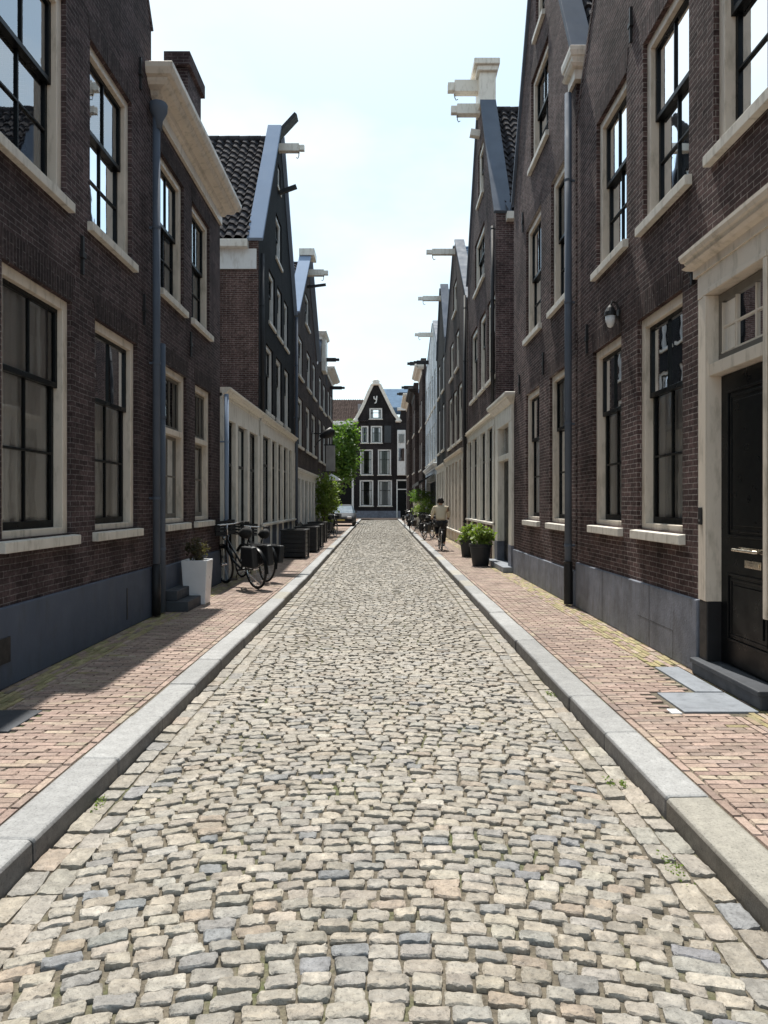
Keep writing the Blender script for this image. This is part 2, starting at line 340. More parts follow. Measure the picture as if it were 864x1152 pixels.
def pantiles(name, mat, parent, x0, x1, y0, z0, y1, z1, tw=0.26, cl=0.34, fine=True):
    """one roof slope: courses run along X, rising from (y0,z0) to (y1,z1)"""
    L = math.hypot(y1-y0, z1-z0); t = Vector((0, (y1-y0)/L, (z1-z0)/L)); n = Vector((0, -t.z, t.y)) if y1 > y0 else Vector((0, t.z, -t.y))
    if n.z < 0: n = -n
    nc = int(L/cl)+1; xs = min(x0, x1); xe = max(x0, x1); ns = int((xe-xs)/tw)*(8 if fine else 4)
    vs_ = []; fs = []
    for c in range(nc):
        for k, (s_, h) in enumerate(((c*L/nc, 0.06), ((c+1)*L/nc, 0.004))):
            for i in range(ns+1):
                x = xs+(xe-xs)*i/ns; ph = (x/tw + 0.012*math.sin(c*2.7)) % 1.0
                wv = 0.045*(math.sin(2*math.pi*ph)+0.35*math.sin(4*math.pi*ph+1))
                vs_.append(Vector((x, y0, z0)) + t*s_ + n*(h + wv + 0.006*math.sin(c*5.1+i*0.7)))
        b = c*2*(ns+1)
        for i in range(ns):
            fs.append((b+i, b+i+1, b+ns+1+i+1, b+ns+1+i))
            if c: fs.append((b-(ns+1)+i, b-(ns+1)+i+1, b+i+1, b+i))
    me = MB().add(vs_, fs); o = me.build(name, mat, parent, smooth=False); return o

def house(name, side, W, y0, y1, eave, label, brick, arch=None, apex=None, apex_y=None, wins=(), plinth=None, ph=0.7, pmat=PLINTH_L, bottom=0.0, notches=(), coping=ZINC, cop_w=0.30, cop_over=0.03,
          roof=TILE, depth=8, side_brick=None, detail=True, side_from=0.0, wall_name='facade', plinth_gaps=(), cat='house'):
    out = 1 if side == 'L' else -1
    P = Pl((W, 0, 0), (0, 1, 0), (out, 0, 0))
    H = empty(name, (W, (y0+y1)/2, 0), label, cat)
    if apex: ay = apex_y or (y0+y1)/2; outl = [(y0, bottom), (y1, bottom), (y1, eave), (ay+0.35, apex), (ay-0.35, apex), (y0, eave)]
    else: outl = [(y0, bottom), (y1, bottom), (y1, eave), (y0, eave)]
    holes = [(w_['a'][0], w_['a'][1], w_['z'][0], w_['z'][1]) for w_ in wins]
    facade_mesh(P, outl, holes, notches).build(wall_name, brick, H)
    # inner dark room wall, side walls, back
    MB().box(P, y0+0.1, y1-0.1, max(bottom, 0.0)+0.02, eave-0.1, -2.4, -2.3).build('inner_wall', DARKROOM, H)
    sb = side_brick or brick
    m = MB()
    for y, th in ((y0, 0.12), (y1, -0.12)):
        m.box(P, min(y, y+th)+0.001, max(y, y+th)-0.001, side_from, eave-0.002, -depth, -0.002)
    m.box(P, y0+0.12, y1-0.12, 0, eave-0.004, -depth, -depth+0.12)
    if apex:   # front wall thickness and rear gable
        v = [P(a, z, d) for d in (-depth, -depth+0.1) for a, z in ((y0, eave), (y1, eave), (ay, apex-0.2))]
        m.add(v, [(0, 1, 2), (5, 4, 3)])
        v = [P(a, z, d) for d in (-0.30, -0.25) for a, z in ((y0, eave), (y1, eave), (ay+0.3, apex-0.05), (ay-0.3, apex-0.05))]
        m.add(v, [(0, 1, 2, 3), (7, 6, 5, 4)])
    m.build('side_wall', sb, H)
    if apex:
        xb = W-out*0.25; xe = W-out*depth
        pantiles('roof', roof, H, xb, xe, y0-0.06, eave+0.05, ay, apex-0.22, fine=detail)
        MB().add([(xb, ay, apex-0.2), (xe, ay, apex-0.2), (xe, y1+0.06, eave), (xb, y1+0.06, eave)], [(0, 1, 2, 3)]).build('roof', roof, H)
        rm = MB(); n_ = int((depth-0.3)/0.33)
        for i in range(n_):
            x = xb-out*(i*0.33+0.17); rm.tube([(x-0.17, ay, apex-0.2+0.008*(i % 2)), (x+0.18, ay, apex-0.19)], 0.11, 8)
        rm.build('ridge_tiles', roof, H, smooth=True)
        cm = MB()
        for (ya, za, yb, zb) in ((y0-0.05, eave+0.02, ay-0.33, apex+0.05), (y1+0.05, eave+0.02, ay+0.33, apex+0.05)):
            cm = MB(); cm.bar(P(ya, za, (cop_over-cop_w)/2), P(yb, zb, (cop_over-cop_w)/2), cop_w+cop_over, 0.09, up=P.out.cross(Vector((0, yb-ya, zb-za))).normalized()); cm.build('gable_coping', coping, H, bevel=0.01)
        # eave gutters along the side walls
        gm = MB(); gm.box(P, y0-0.22, y0+0.02, eave-0.22, eave-0.02, -depth+1, -0.26)
        gm.build('gutter_box', CREAM2, H, bevel=0.01)
    else:
        MB().box(P, y0+0.14, y1-0.14, eave-0.25, eave-0.12, -depth+0.2, -0.05).build('roof', roof, H)
    if plinth:
        segs = []; cur = y0
        for g0, g1 in sorted(plinth_gaps): segs.append((cur, g0)); cur = g1
        segs.append((cur, y1)); pm = MB()
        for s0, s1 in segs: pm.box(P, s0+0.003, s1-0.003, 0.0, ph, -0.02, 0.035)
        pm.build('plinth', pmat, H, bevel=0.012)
    for w_ in wins:
        kw = {k: v for k, v in w_.items() if k not in ('a', 'z')}
        if arch and 'arch' not in kw: kw['arch'] = arch
        window(P, H, *w_['a'], *w_['z'], **kw)
    return H, P
def W_(a0, a1, z0, z1, **k): return dict(a=(a0, a1), z=(z0, z1), **k)
def hoist(P, H, a, z, L=0.7, mat=CREAM2, s=0.16, hook=True):
    m = MB(); m.box(P, a-s/2, a+s/2, z-s*0.6, z+s*0.6, -0.25, L*0.8); m.box(P, a-s*0.36, a+s*0.36, z-s*0.42, z+s*0.42, L*0.8, L)
    b = m.build('hoist_beam', mat, H, bevel=0.012)
    if hook: MB().tube([P(a, z-s*0.6, L*0.78), P(a, z-s*0.6-0.12, L*0.78), P(a, z-s*0.6-0.2, L*0.74), P(a, z-s*0.6-0.17, L*0.68)], 0.014, 6).build('hook', IRON, b)
def pipe(P, H, a, z0, z1, r=0.05, mat=ZINC, d=0.09, foot=None, name='drainpipe'):
    m = MB(); m.tube([P(a, z0, d), P(a, z1, d)], r, 14)
    o = m.build(name, mat, H, smooth=True); z = z0+0.9
    while z < z1: MB().tube([P(a, z, d), P(a, z+0.04, d)], r+0.008, 14).box(P, a-0.012, a+0.012, z+0.005, z+0.035, -0.01, d).build('pipe_bracket', mat, o); z += 1.9
    if foot: 
        f = MB(); f.tube([P(a, 0.02, d), P(a, foot, d), P(a, foot+0.03, d)], [r+0.012, r+0.012, r+0.02], 14); f.build('pipe_foot', IRON, o, smooth=False)
    return o
def anchor(P, H, a, z, h=0.42):
    m = MB(); m.box(P, a-0.018, a+0.018, z-h/2, z+h/2, 0.0, 0.03); m.box(P, a-0.045, a+0.045, z-0.03, z+0.03, 0.0, 0.04); m.build('wall_anchor', IRON, H)
def cornice(P, H, a0, a1, z0, z1, dmax, mat=CREAM, name='cornice', ret=True):
    h = z1-z0; prof = [(0.0, 0.02), (0.0, 0.05), (0.30, 0.05), (0.36, 0.10), (0.46, 0.13), (0.52, dmax*0.62), (0.60, dmax*0.72), (0.66, dmax*0.75), (0.70, dmax*0.9), (0.84, dmax), (0.97, dmax), (1.0, dmax-0.02), (1.0, -0.10), (0.0, -0.10)]
    prof = prof[:-2]+[(1.0, dmax-0.02)]; rings = []
    for f, d in prof:
        e = max(d, 0)*0.9 if ret else 0
        rings += [P(a0-e, z0+f*h, -0.1), P(a0-e, z0+f*h, d), P(a1+e, z0+f*h, d), P(a1+e, z0+f*h, -0.1)]
    n = len(prof); fs = [(0, 1, 2, 3), tuple(4*(n-1)+q for q in (3, 2, 1, 0))]
    fs += [(4*i+q, 4*i+(q+1) % 4, 4*(i+1)+(q+1) % 4, 4*(i+1)+q) for i in range(n-1) for q in range(4)]
    return MB().add(rings, fs).build(name, mat, H)
def shopfront(P, H, posts, z0, z1, zt, mat=CREAM2, glass=M_glass, pw=0.2, ch=0.3, base=None, bz=0.0, over=0.16, mull=True, curt=True, doors=()):
    """row of pilasters with tall sash windows between, frieze and cornice over them"""
    S = MB()
    for a in posts: S.box(P, a-pw/2, a+pw/2, bz, z1, -0.12, 0.05)
    S.box(P, posts[0]-pw/2, posts[-1]+pw/2, z1+0.002, zt-ch*0.35, -0.12, 0.03)
    o = S.build('shopfront', mat, H, bevel=0.01)
    c = cornice(P, o, posts[0]-pw/2, posts[-1]+pw/2, zt-ch*0.6, zt, over, mat, ret=False)
    s = MB(); g = MB(); b = MB()
    for i in range(len(posts)-1):
        a, e = posts[i]+pw/2, posts[i+1]-pw/2
        zz = max(z0, bz)
        for x0_, x1_ in ((a, a+0.06), (e-0.06, e)): s.box(P, x0_, x1_, zz, z1, -0.10, -0.05)
        zt_ = zz+(z1-zz)*0.66
        for q in (zz, zt_, z1-0.06): s.box(P, a+0.06, e-0.06, q, q+0.06, -0.10, -0.049)
        if mull and e-a > 0.9: s.box(P, (a+e)/2-0.015, (a+e)/2+0.015, zz+0.06, z1-0.06, -0.09, -0.06)
        g.quad(P(a+0.05, zz+0.05, -0.075), P(e-0.05, zz+0.05, -0.075), P(e-0.05, z1-0.05, -0.075), P(a+0.05, z1-0.05, -0.075))
        if zz > 0.05: b.box(P, a, e, 0, zz-0.06, -0.1, 0.02)
        if curt and i % 2 == 0: curtain(P, a, e, zz, z1, -0.3, o)
    s.build('sash', BLK, o); g.build('glass', glass, o)
    if b.v: b.build('base_panel', base or mat, o, bevel=0.01); 
    if z0 > 0.3:
        sm = MB(); sm.box(P, posts[0]-pw/2, posts[-1]+pw/2, z0-0.075, z0-0.005, -0.08, 0.10); sm.build('sill', SILL, o, bevel=0.008)
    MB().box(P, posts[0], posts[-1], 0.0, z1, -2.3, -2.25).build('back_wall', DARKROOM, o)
    return o
#@@HOUSES
# ------------------------------------------------------------------ ground, road, kerbs, pavements
def ground_mat():
    t = NT('city ground'); p = t.pos()
    b = t.n('TexBrick'); b.inputs['Scale'].default_value = 1; b.inputs['Brick Width'].default_value = 0.21; b.inputs['Row Height'].default_value = 0.07; b.inputs['Mortar Size'].default_value = 0.005
    b.inputs['Color1'].default_value = (0.26, 0.17, 0.13, 1); b.inputs['Color2'].default_value = (0.36, 0.26, 0.20, 1); b.inputs['Mortar'].default_value = (0.12, 0.10, 0.08, 1)
    t.l(p, b.inputs['Vector']); c = t.mix(1.0, b.outputs[0], t.ramp(t.noise(p, 0.8, 5), [(0.3, 0.75), (0.7, 1.15)]), 'MULTIPLY')
    t.l(c, t.b.inputs['Base Color']); t.b.inputs['Roughness'].default_value = 0.85; t.bump(b.outputs[1], 0.4, -0.01); return t.m
M_ground = ground_mat()
def eL(y): return -1.67 - max(0, y-15)*0.011
def eR(y): return 1.54 - max(0, y-20)*0.003
def kz(x): return -0.118 + 0.045*(1-min(1, abs(x+0.06)/1.6)**2)
def struct(o): o['kind'] = 'structure'; return o
g = MB(); g.box(ID, -400, 400, -0.5, -0.22, 150, -700); struct(g.build('ground', M_ground))
ys = [-4+i*2 for i in range(39)]
m = MB()
for y0_, y1_ in zip(ys, ys[1:]):
    xs0 = [eL(y0_)+(eR(y0_)-eL(y0_))*i/10 for i in range(11)]; xs1 = [eL(y1_)+(eR(y1_)-eL(y1_))*i/10 for i in range(11)]
    for i in range(10): m.quad((xs0[i], y0_, kz(xs0[i])-0.0125), (xs0[i+1], y0_, kz(xs0[i+1])-0.0125), (xs1[i+1], y1_, kz(xs1[i+1])-0.0125), (xs1[i], y1_, kz(xs1[i])-0.0125))
struct(m.build('road_bed', M_soil, smooth=True))

def stones(cent, half, ang, ztop, cols, us, name, mat, parent=None, rough=0.004, tilt=0.05, edge=0.03, shoulder=0.004, jit=0.006, round_=0.10, smooth=True, dome=0.004):
    """many separate paving stones as one surface; cent (n,2), half (n,2)"""
    n = len(cent); cent = np.array(cent); half = np.array(half); ang = np.array(ang); ztop = np.array(ztop); us = np.array(us); k = len(us)
    U, V = np.meshgrid(us, us, indexing='ij'); U = U.ravel()[None].repeat(n, 0); V = V.ravel()[None].repeat(n, 0)
    cj = rng.normal(0, jit, (n, 4, 2))
    wts = np.stack([(1-U)*(1-V), (1+U)*(1-V), (1+U)*(1+V), (1-U)*(1+V)], 2)/4
    off = (wts[..., None]*cj[:, None]).sum(2)
    rr = 1 - round_*(np.abs(U)**3*np.abs(V)**3)
    lx = U*rr*half[:, :1]; ly = V*rr*half[:, 1:2]
    # ragged edges
    lx = lx*(1+rng.normal(0, 0.022, U.shape)*(np.abs(U) > .7)); ly = ly*(1+rng.normal(0, 0.03, U.shape)*(np.abs(V) > .7))
    lx += off[..., 0]; ly += off[..., 1]
    e = np.maximum(np.abs(U), np.abs(V)); z = np.where(e > 0.97, -edge, np.where(e > 0.85, -shoulder, dome))
    t = rng.normal(0, tilt, (n, 2)); z = z + lx*t[:, :1] + ly*t[:, 1:2] + rng.normal(0, rough, U.shape)*(e < 0.97)
    ca, sa = np.cos(ang)[:, None], np.sin(ang)[:, None]
    X = cent[:, :1]+lx*ca-ly*sa; Y = cent[:, 1:2]+lx*sa+ly*ca; Z = ztop[:, None]+z
    co = np.stack([X, Y, Z], 2).reshape(-1, 3)
    i, j = np.meshgrid(range(k-1), range(k-1), indexing='ij'); i = i.ravel(); j = j.ravel()
    f = np.stack([i*k+j, (i+1)*k+j, (i+1)*k+j+1, i*k+j+1], 1)
    F = (f[None]+np.arange(n)[:, None, None]*k*k).reshape(-1, 4)
    me = bpy.data.meshes.new(name); me.vertices.add(len(co)); me.vertices.foreach_set('co', co.ravel().astype(np.float32))
    me.loops.add(F.size); me.loops.foreach_set('vertex_index', F.ravel().astype(np.int32)); me.polygons.add(len(F))
    me.polygons.foreach_set('loop_start', (np.arange(len(F))*4).astype(np.int32)); me.polygons.foreach_set('use_smooth', np.full(len(F), smooth))
    me.update(calc_edges=True)
    a = me.color_attributes.new('tint', 'FLOAT_COLOR', 'POINT'); c4 = np.concatenate([np.array(cols), np.ones((n, 1))], 1).repeat(k*k, 0)
    a.data.foreach_set('color', c4.ravel().astype(np.float32)); me.materials.append(mat)
    if smooth: me.set_sharp_from_angle(angle=R(32))
    o = bpy.data.objects.new(name, me); C.objects.link(o); o['kind'] = 'structure'; return o
SETT_PAL = np.array([(0.32, 0.288, 0.24), (0.30, 0.275, 0.238), (0.335, 0.295, 0.238), (0.28, 0.264, 0.236), (0.285, 0.254, 0.21), (0.315, 0.28, 0.23), (0.20, 0.203, 0.208), (0.30, 0.245, 0.19), (0.37, 0.34, 0.29), (0.235, 0.226, 0.212)])
SETT_W = np.array([.20, .18, .14, .13, .11, .10, .04, .04, .03, .03])
def pick(pal, wts, n): 
    c = pal[rng.choice(len(pal), n, p=wts)]; return np.clip(c*rng.normal(1, 0.09, (n, 1))*rng.normal(1, 0.008, (n, 3)), 0.02, 0.9)
near, mid, far = [], [], []
y = -2.0; BOW = 0.15
while y < 73:
    rh = 0.079*rng.normal(1, 0.04) if y < 40 else 0.10
    l, r = eL(y)+0.27, eR(y)-0.27; x = l - rng.random()*0.02; n_ = 0
    while x < r-0.03:
        wd = rng.uniform(0.10, 0.165) if y < 40 else rng.uniform(0.14, 0.20); wd = min(wd, r-x+0.01)
        if r-(x+wd) < 0.07: wd = r-x
        cx = x+wd/2; q = cx+0.06; q = math.copysign(min(abs(q), 1.5), q)
        yy = y-BOW*q*q + 0.008*math.sin(cx*9+y*1.7); an = -2*BOW*q*0.9 + rng.normal(0, 0.018)
        rec = ((cx, yy), (wd/2-0.0042, rh/2-0.0042), an, kz(cx)+rng.normal(0, 0.0036 if yy < 8 else 0.0022))
        (near if yy < 8 else mid if yy < 32 else far).append(rec); x += wd
    y += rh
for sgn, ef in ((1, eL), (-1, eR)):
    for b_ in (0.066, 0.198):
        y = -2 + rng.random()*0.1
        while y < 73:
            ln = rng.uniform(0.16, 0.23); cx = ef(y)+sgn*(b_+0.004)
            rec = ((cx, y+ln/2), (0.060, ln/2-0.006), rng.normal(0, 0.012), kz(cx)+rng.normal(0, 0.003))
            (near if y < 9 else mid if y < 32 else far).append(rec); y += ln
for nm, L, us in (('road', near, [-1, -0.955, -0.8, -0.5, -0.17, 0.17, 0.5, 0.8, 0.955, 1]), ('road', mid, [-1, -0.94, 0.94, 1]), ('road', far, [-1, -0.88, 0.88, 1])):
    c_, h_, a_, z_ = zip(*L); cols = pick(SETT_PAL, SETT_W/SETT_W.sum(), len(L)); av = cols.mean(0)[None]; fy = np.clip((np.array([c[1] for c in c_])-3)/9, 0, 0.5)[:, None]; cols = cols*(1-fy)+av*fy*1.03
    gut = np.array([abs(c[0]) for c in c_]); 
    stones(c_, h_, a_, z_, cols, us, nm, M_sett, tilt=0.042 if L is near else 0.022 if L is mid else 0.012, round_=0.07, edge=0.036, shoulder=0.0012, jit=0.0042, rough=0.0021 if L is near else 0.0015)
# kerbs
for side_, ef in ((-1, eL), (1, eR)):
    c_, h_, a_, cols = [], [], [], []; y = -2.5; m = MB()
    vs_all = []; seg = []
    while y < (72 if side_ > 0 else 72):
        ln = rng.uniform(0.85, 1.25); g0, g1 = y+0.004, y+ln-0.004; j = rng.normal(0, 0.004, 4)
        p = lambda yy, o_, z: (ef(yy)+side_*o_, yy, z)
        prof = [(-0.004, -0.2), (-0.002+j[0], -0.02), (0.008+j[0], -0.006), (0.022+j[0], 0.0), (0.22, 0.003), (0.235, -0.004), (0.235, -0.2)]
        seg.append((prof, g0, g1, j[1]*0.8)); y += ln
    me_v = []; me_f = []; tint = []
    for prof, g0, g1, dz in seg:
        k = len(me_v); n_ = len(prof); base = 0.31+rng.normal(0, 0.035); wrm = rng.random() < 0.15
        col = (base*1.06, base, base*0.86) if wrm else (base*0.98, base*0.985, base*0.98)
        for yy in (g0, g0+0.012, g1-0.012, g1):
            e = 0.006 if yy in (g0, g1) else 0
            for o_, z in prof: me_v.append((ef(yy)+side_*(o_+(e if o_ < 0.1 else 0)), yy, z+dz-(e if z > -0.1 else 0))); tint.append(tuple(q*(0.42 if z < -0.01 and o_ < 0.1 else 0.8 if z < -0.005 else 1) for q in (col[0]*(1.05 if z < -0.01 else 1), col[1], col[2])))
        for r_ in range(3):
            for i in range(n_-1): me_f.append((k+r_*n_+i, k+r_*n_+i+1, k+(r_+1)*n_+i+1, k+(r_+1)*n_+i))
        me_f.append(tuple(k+i for i in range(n_))); me_f.append(tuple(k+3*n_+i for i in reversed(range(n_))))
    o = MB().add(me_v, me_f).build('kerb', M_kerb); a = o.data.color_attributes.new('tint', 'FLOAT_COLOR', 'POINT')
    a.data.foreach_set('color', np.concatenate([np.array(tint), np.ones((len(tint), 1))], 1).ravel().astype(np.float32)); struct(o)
# brick pavements
CL_PAL = np.array([(0.33, 0.245, 0.205), (0.35, 0.265, 0.22), (0.30, 0.22, 0.185), (0.36, 0.285, 0.225), (0.335, 0.255, 0.215), (0.27, 0.21, 0.18), (0.37, 0.31, 0.24)]); CL_W = np.array([.25, .22, .17, .12, .12, .06, .06])
YE_PAL = np.array([(0.33, 0.275, 0.15), (0.30, 0.26, 0.13), (0.35, 0.30, 0.17), (0.32, 0.24, 0.17), (0.26, 0.235, 0.12)]); YE_W = np.array([.25, .2, .25, .2, .1])
def slab_skip(x, y, slabs): return any(a-0.03 < x < b+0.03 and c-0.02 < y < d+0.02 for a, b, c, d in slabs)
SLABS_L = [(-3.26, -2.62, 4.95, 5.5)]
SLABS_R = [(2.28, 2.88, 5.42, 6.0), (2.62, 2.88, 6.0, 6.95)]
for side_, ef, wall, yend, slabs in ((-1, eL, -3.3, 46, SLABS_L), (1, eR, 2.98, 72, SLABS_R)):
    nr, fr = [], []; nc, fc = [], []
    m = MB(); yq = -4
    while yq < yend:
        m.quad((ef(yq)+side_*0.225, yq, -0.011), (wall+side_*0.02, yq, -0.011), (wall+side_*0.02, yq+2, -0.011), (ef(yq+2)+side_*0.225, yq+2, -0.011)); yq += 2
    struct(m.build('pavement_bed', M_soil))
    y = 0.5
    while y < yend:
        k0 = abs(ef(y))+0.24; k1 = abs(wall); 
        # one row along the kerb is laid by the longitudinal loop below; cross rows between
        x = k0+0.062; end = k1-0.36; n_ = 0; first = (int(round(y/0.064)) % 2)*0.10
        while x < end-0.02:
            ln = (0.205-first) if n_ == 0 else 0.205; ln = min(ln, end-x)
            cx = side_*(x+ln/2)
            if not slab_skip(cx, y, slabs) and ln > 0.03:
                yel = rng.random() < (0.06 if x > end-0.25 else 0.0)
                rec = ((cx, y), (ln/2-0.0025, 0.0298), rng.normal(0, 0.006), rng.normal(0, 0.0015)); (nr if y < 13 else fr).append(rec); (nc if y < 13 else fc).append(pick(YE_PAL, YE_W, 1)[0] if yel else pick(CL_PAL, CL_W, 1)[0])
            x += ln; n_ += 1
        y += 0.064
    for k in range(8):
        y = 0.5+rng.random()*0.2
        while y < yend:
            off = 0.03 if k == 0 else None
            cx = side_*(abs(ef(y))+0.24+0.03) if k == 0 else side_*(abs(wall)-0.33+(k-1)*0.0525)
            if k and abs(cx) > abs(wall)-0.0: break
            if not slab_skip(cx, y+0.1, slabs):
                rec = ((cx, y+0.1025), (0.0245, 0.1), rng.normal(0, 0.004), rng.normal(0, 0.0015)); col = pick(CL_PAL if k == 0 or rng.random() < 0.25 else YE_PAL, CL_W if k == 0 else None, 1)[0] if k == 0 else (pick(YE_PAL, YE_W, 1)[0] if rng.random() < 0.7 else pick(CL_PAL, CL_W, 1)[0])
                (nr if y < 13 else fr).append(rec); (nc if y < 13 else fc).append(col)
            y += 0.205
    for L, cc, us in ((nr, nc, [-1, -0.93, 0.93, 1]), (fr, fc, [-1, 1])):
        c_, h_, a_, z_ = zip(*L)
        stones(c_, h_, a_, z_, cc, us, 'pavement', M_clinker, edge=0.014 if len(us) > 2 else 0, shoulder=0.0, jit=0.0012, round_=0.01, rough=0.0004, tilt=0.012, dome=0, smooth=False)
# square beyond the left row and cross street at the end
m = MB(); m.quad((-3.32, -4, -0.012), (-30, -4, -0.012), (-30, 46, -0.012), (-3.32, 46, -0.012)); m.quad((-30, 46, -0.006), (eL(46)-0.24, 46, -0.006), (eL(72)-0.24, 72, -0.006), (-30, 72, -0.006)); struct(m.build('square', M_ground))
m = MB(); m.quad((-30, 72, -0.004), (12, 72, -0.004), (12, 78.2, -0.004), (-30, 78.2, -0.004)); struct(m.build('cross_street', M_ground))

# loose slabs
def slab(nm, a, b, c, d, mat, label):
    o = MB().box(ID, a, b, -0.03, 0.006, -c, -d).build(nm, mat, bevel=0.006); tag(o, label, 'paving slab'); return o
slab('paving_slab', -3.25, -2.63, 4.97, 5.48, DSTEP, 'dark stone slab let into the brick pavement by the left wall')
slab('paving_slab', 2.30, 2.87, 5.44, 5.99, STEP, 'square grey stone slab in the brick pavement before the black door')
slab('paving_slab', 2.64, 2.87, 6.02, 6.93, STEP, 'narrow long grey slab lying along the foot of the plinth')
slab('paving_slab', 2.19, 2.27, 5.40, 5.52, POTW, 'tiny pale square tile in the red pavement by the grey slab')

# ------------------------------------------------------------------ left row
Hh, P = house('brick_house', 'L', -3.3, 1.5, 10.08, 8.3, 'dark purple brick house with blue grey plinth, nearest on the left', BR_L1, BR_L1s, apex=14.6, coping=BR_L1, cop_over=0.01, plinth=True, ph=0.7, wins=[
    W_(4.1, 5.5, 1.28, 3.72, zm=2.82, curt='full'), W_(6.14, 7.52, 1.28, 3.72, zm=2.82, curt='full'), W_(8.12, 9.5, 1.28, 3.72, zm=2.82, curt='full'),
    W_(4.0, 5.4, 4.75, 6.82, zm=5.9, glass=M_glass_sky), W_(6.02, 7.38, 4.75, 6.82, zm=5.9, glass=M_glass_sky), W_(7.98, 9.3, 4.75, 6.82, zm=5.9, glass=M_glass_sky),
    W_(4.6, 5.9, 8.4, 10.2, zm=9.4, glass=M_glass_sky), W_(6.5, 7.5, 8.4, 10.2, zm=9.4, glass=M_glass_sky)])
anchor(P, Hh, 7.75, 4.3); anchor(P, Hh, 9.75, 4.25); anchor(P, Hh, 7.68, 7.3); anchor(P, Hh, 9.6, 7.4)
vm = MB(); vm.box(P, 5.95, 6.2, 0.22, 0.44, 0.03, 0.045); vm.build('vent', IRON, Hh); MB().box(P, 9.02, 9.05, 0.12, 0.52, 0.03, 0.04).build('vent', IRON, Hh)
pipe(P, Hh, 10.0, 0.75, 7.05, 0.052, d=0.10, foot=None)
hm = MB(); hm.lathe([(0.05, -0.25), (0.06, -0.12), (0.12, 0.0), (0.125, 0.1), (0.11, 0.12)], tuple(P(10.0, 7.1, 0.13)), 14); hm.build('rain_hopper', ZINC, Hh, smooth=True)
pipe(P, Hh, 10.0, 0.02, 0.74, 0.06, IRON, 0.10)
Hh, P = house('brick_house', 'L', -3.3, 10.1, 14.3, 7.5, 'dark brick house under a long cream cornice, behind the two drainpipes', BR_L1, BR_L1s, plinth=True, ph=0.66, pmat=PLINTH_L, wins=[
    W_(10.72, 11.88, 1.29, 3.7, zm=2.72, style='transom', curt='low', sash=GREYW), W_(12.42, 13.55, 1.29, 3.7, zm=2.72, style='transom', curt='low', sash=GREYW),
    W_(10.50, 11.72, 4.78, 6.8, zm=5.85, glass=M_glass_sky), W_(12.22, 13.45, 4.78, 6.8, zm=5.85, glass=M_glass_sky)])
cornice(P, Hh, 10.16, 14.25, 7.18, 7.72, 0.38, CREAM)
pipe(P, Hh, 10.28, 0.02, 3.9, 0.05, ZINC, 0.09); anchor(P, Hh, 12.1, 4.3)
cm = MB(); CP = Pl((-3.62, 0, 0), (1, 0, 0), (0, -1, 0))
cm.box(CP, -0.17, 0.17, 7.3, 9.25, -12.5, -13.4); ch = cm.build('chimney', BR_L1, Hh); MB().box(CP, -0.23, 0.23, 9.26, 9.5, -12.42, -13.48).build('chimney_cap', BR_L1, ch, bevel=0.01)
st = MB(); SP = Pl((-3.3, 0, 0), (0, 1, 0), (1, 0, 0)); st.box(SP, 10.45, 11.45, 0.0, 0.15, 0.036, 0.42); st.box(SP, 10.52, 11.38, 0.152, 0.30, 0.036, 0.24)
tag(st.build('doorstep', DSTEP, bevel=0.01), 'two dark stone steps against the wall beside the white planter', 'doorstep')
# low shop annex
An = empty('shop_annex', (-3.3, 16.5, 0), 'single storey cream shopfront beside the white planter, before the black gable house', 'shop')
P = Pl((-3.3, 0, 0), (0, 1, 0), (1, 0, 0))
shopfront(P, An, [14.5, 15.75, 17.1, 18.5], 0.55, 3.35, 3.95, CREAM2, pw=0.24, over=0.2, bz=0.0)
MB().box(P, 14.3, 18.68, 3.70, 3.85, -6, -0.13).build('roof', ZINC, An); MB().box(P, 14.3, 18.68, 0, 3.7, -6.1, -6.0).build('wall', BR_L1, An)
pipe(P, An, 14.36, 0.02, 3.8, 0.045, ZINC_L, 0.12)
# black gable house
Hh, P = house('gable_house', 'L', -3.3, 18.7, 26.1, 8.5, 'tall black gable house with black pantiles and a pale blue coping', BR_BLK, None, apex=13.25, bottom=4.0, side_brick=BR_L3, coping=ZINC_L, cop_w=0.30, cop_over=0.12, side_from=0.0, wins=[
    W_(19.9, 21.15, 4.2, 6.1, frame=WHITE, style='far2', sillw=0.05), W_(21.75, 22.95, 4.2, 6.1, frame=WHITE, style='far2', sillw=0.05), W_(23.6, 24.75, 4.2, 6.1, frame=WHITE, style='far2', sillw=0.05),
    W_(20.4, 21.5, 6.85, 8.35, frame=WHITE, style='far2', curt=None, sillw=0.05), W_(22.0, 23.0, 6.85, 8.35, frame=WHITE, style='far2', curt=None, sillw=0.05), W_(23.5, 24.5, 6.85, 8.35, frame=WHITE, style='far2', curt=None, sillw=0.05),
    W_(21.7, 22.9, 9.15, 10.5, frame=WHITE, style='far', sillw=0.05), W_(22.1, 22.7, 11.5, 12.2, frame=WHITE, style='far', curt=None, fw=0.08, sillw=0.03)])
hoist(P, Hh, 22.35, 12.75, 0.8, CREAM2, 0.2)
MB().bar(P(22.35, 13.1, -0.05), P(22.35, 13.75, 0.55), 0.42, 0.10).build('hatch_flap', IRON, Hh); MB().bar(P(22.35, 11.35, 0), P(22.35, 11.55, 0.55), 0.12, 0.12).build('shutter_bracket', IRON, Hh)
MB().box(P, 18.66, 18.7, 7.75, 8.28, -6, -0.05).build('fascia', WHITE, Hh)
shopfront(P, Hh, [19.0, 20.6, 21.8, 23.0, 24.3, 25.4, 26.0], 1.05, 3.45, 3.98, CREAM2, pw=0.22, over=0.16, base=PLINTH_L)
pipe(P, Hh, 18.82, 4.0, 8.2, 0.05, IRON, 0.08)
pipe(P, Hh, 26.05, 0.02, 8.4, 0.05, ZINC, 0.1)
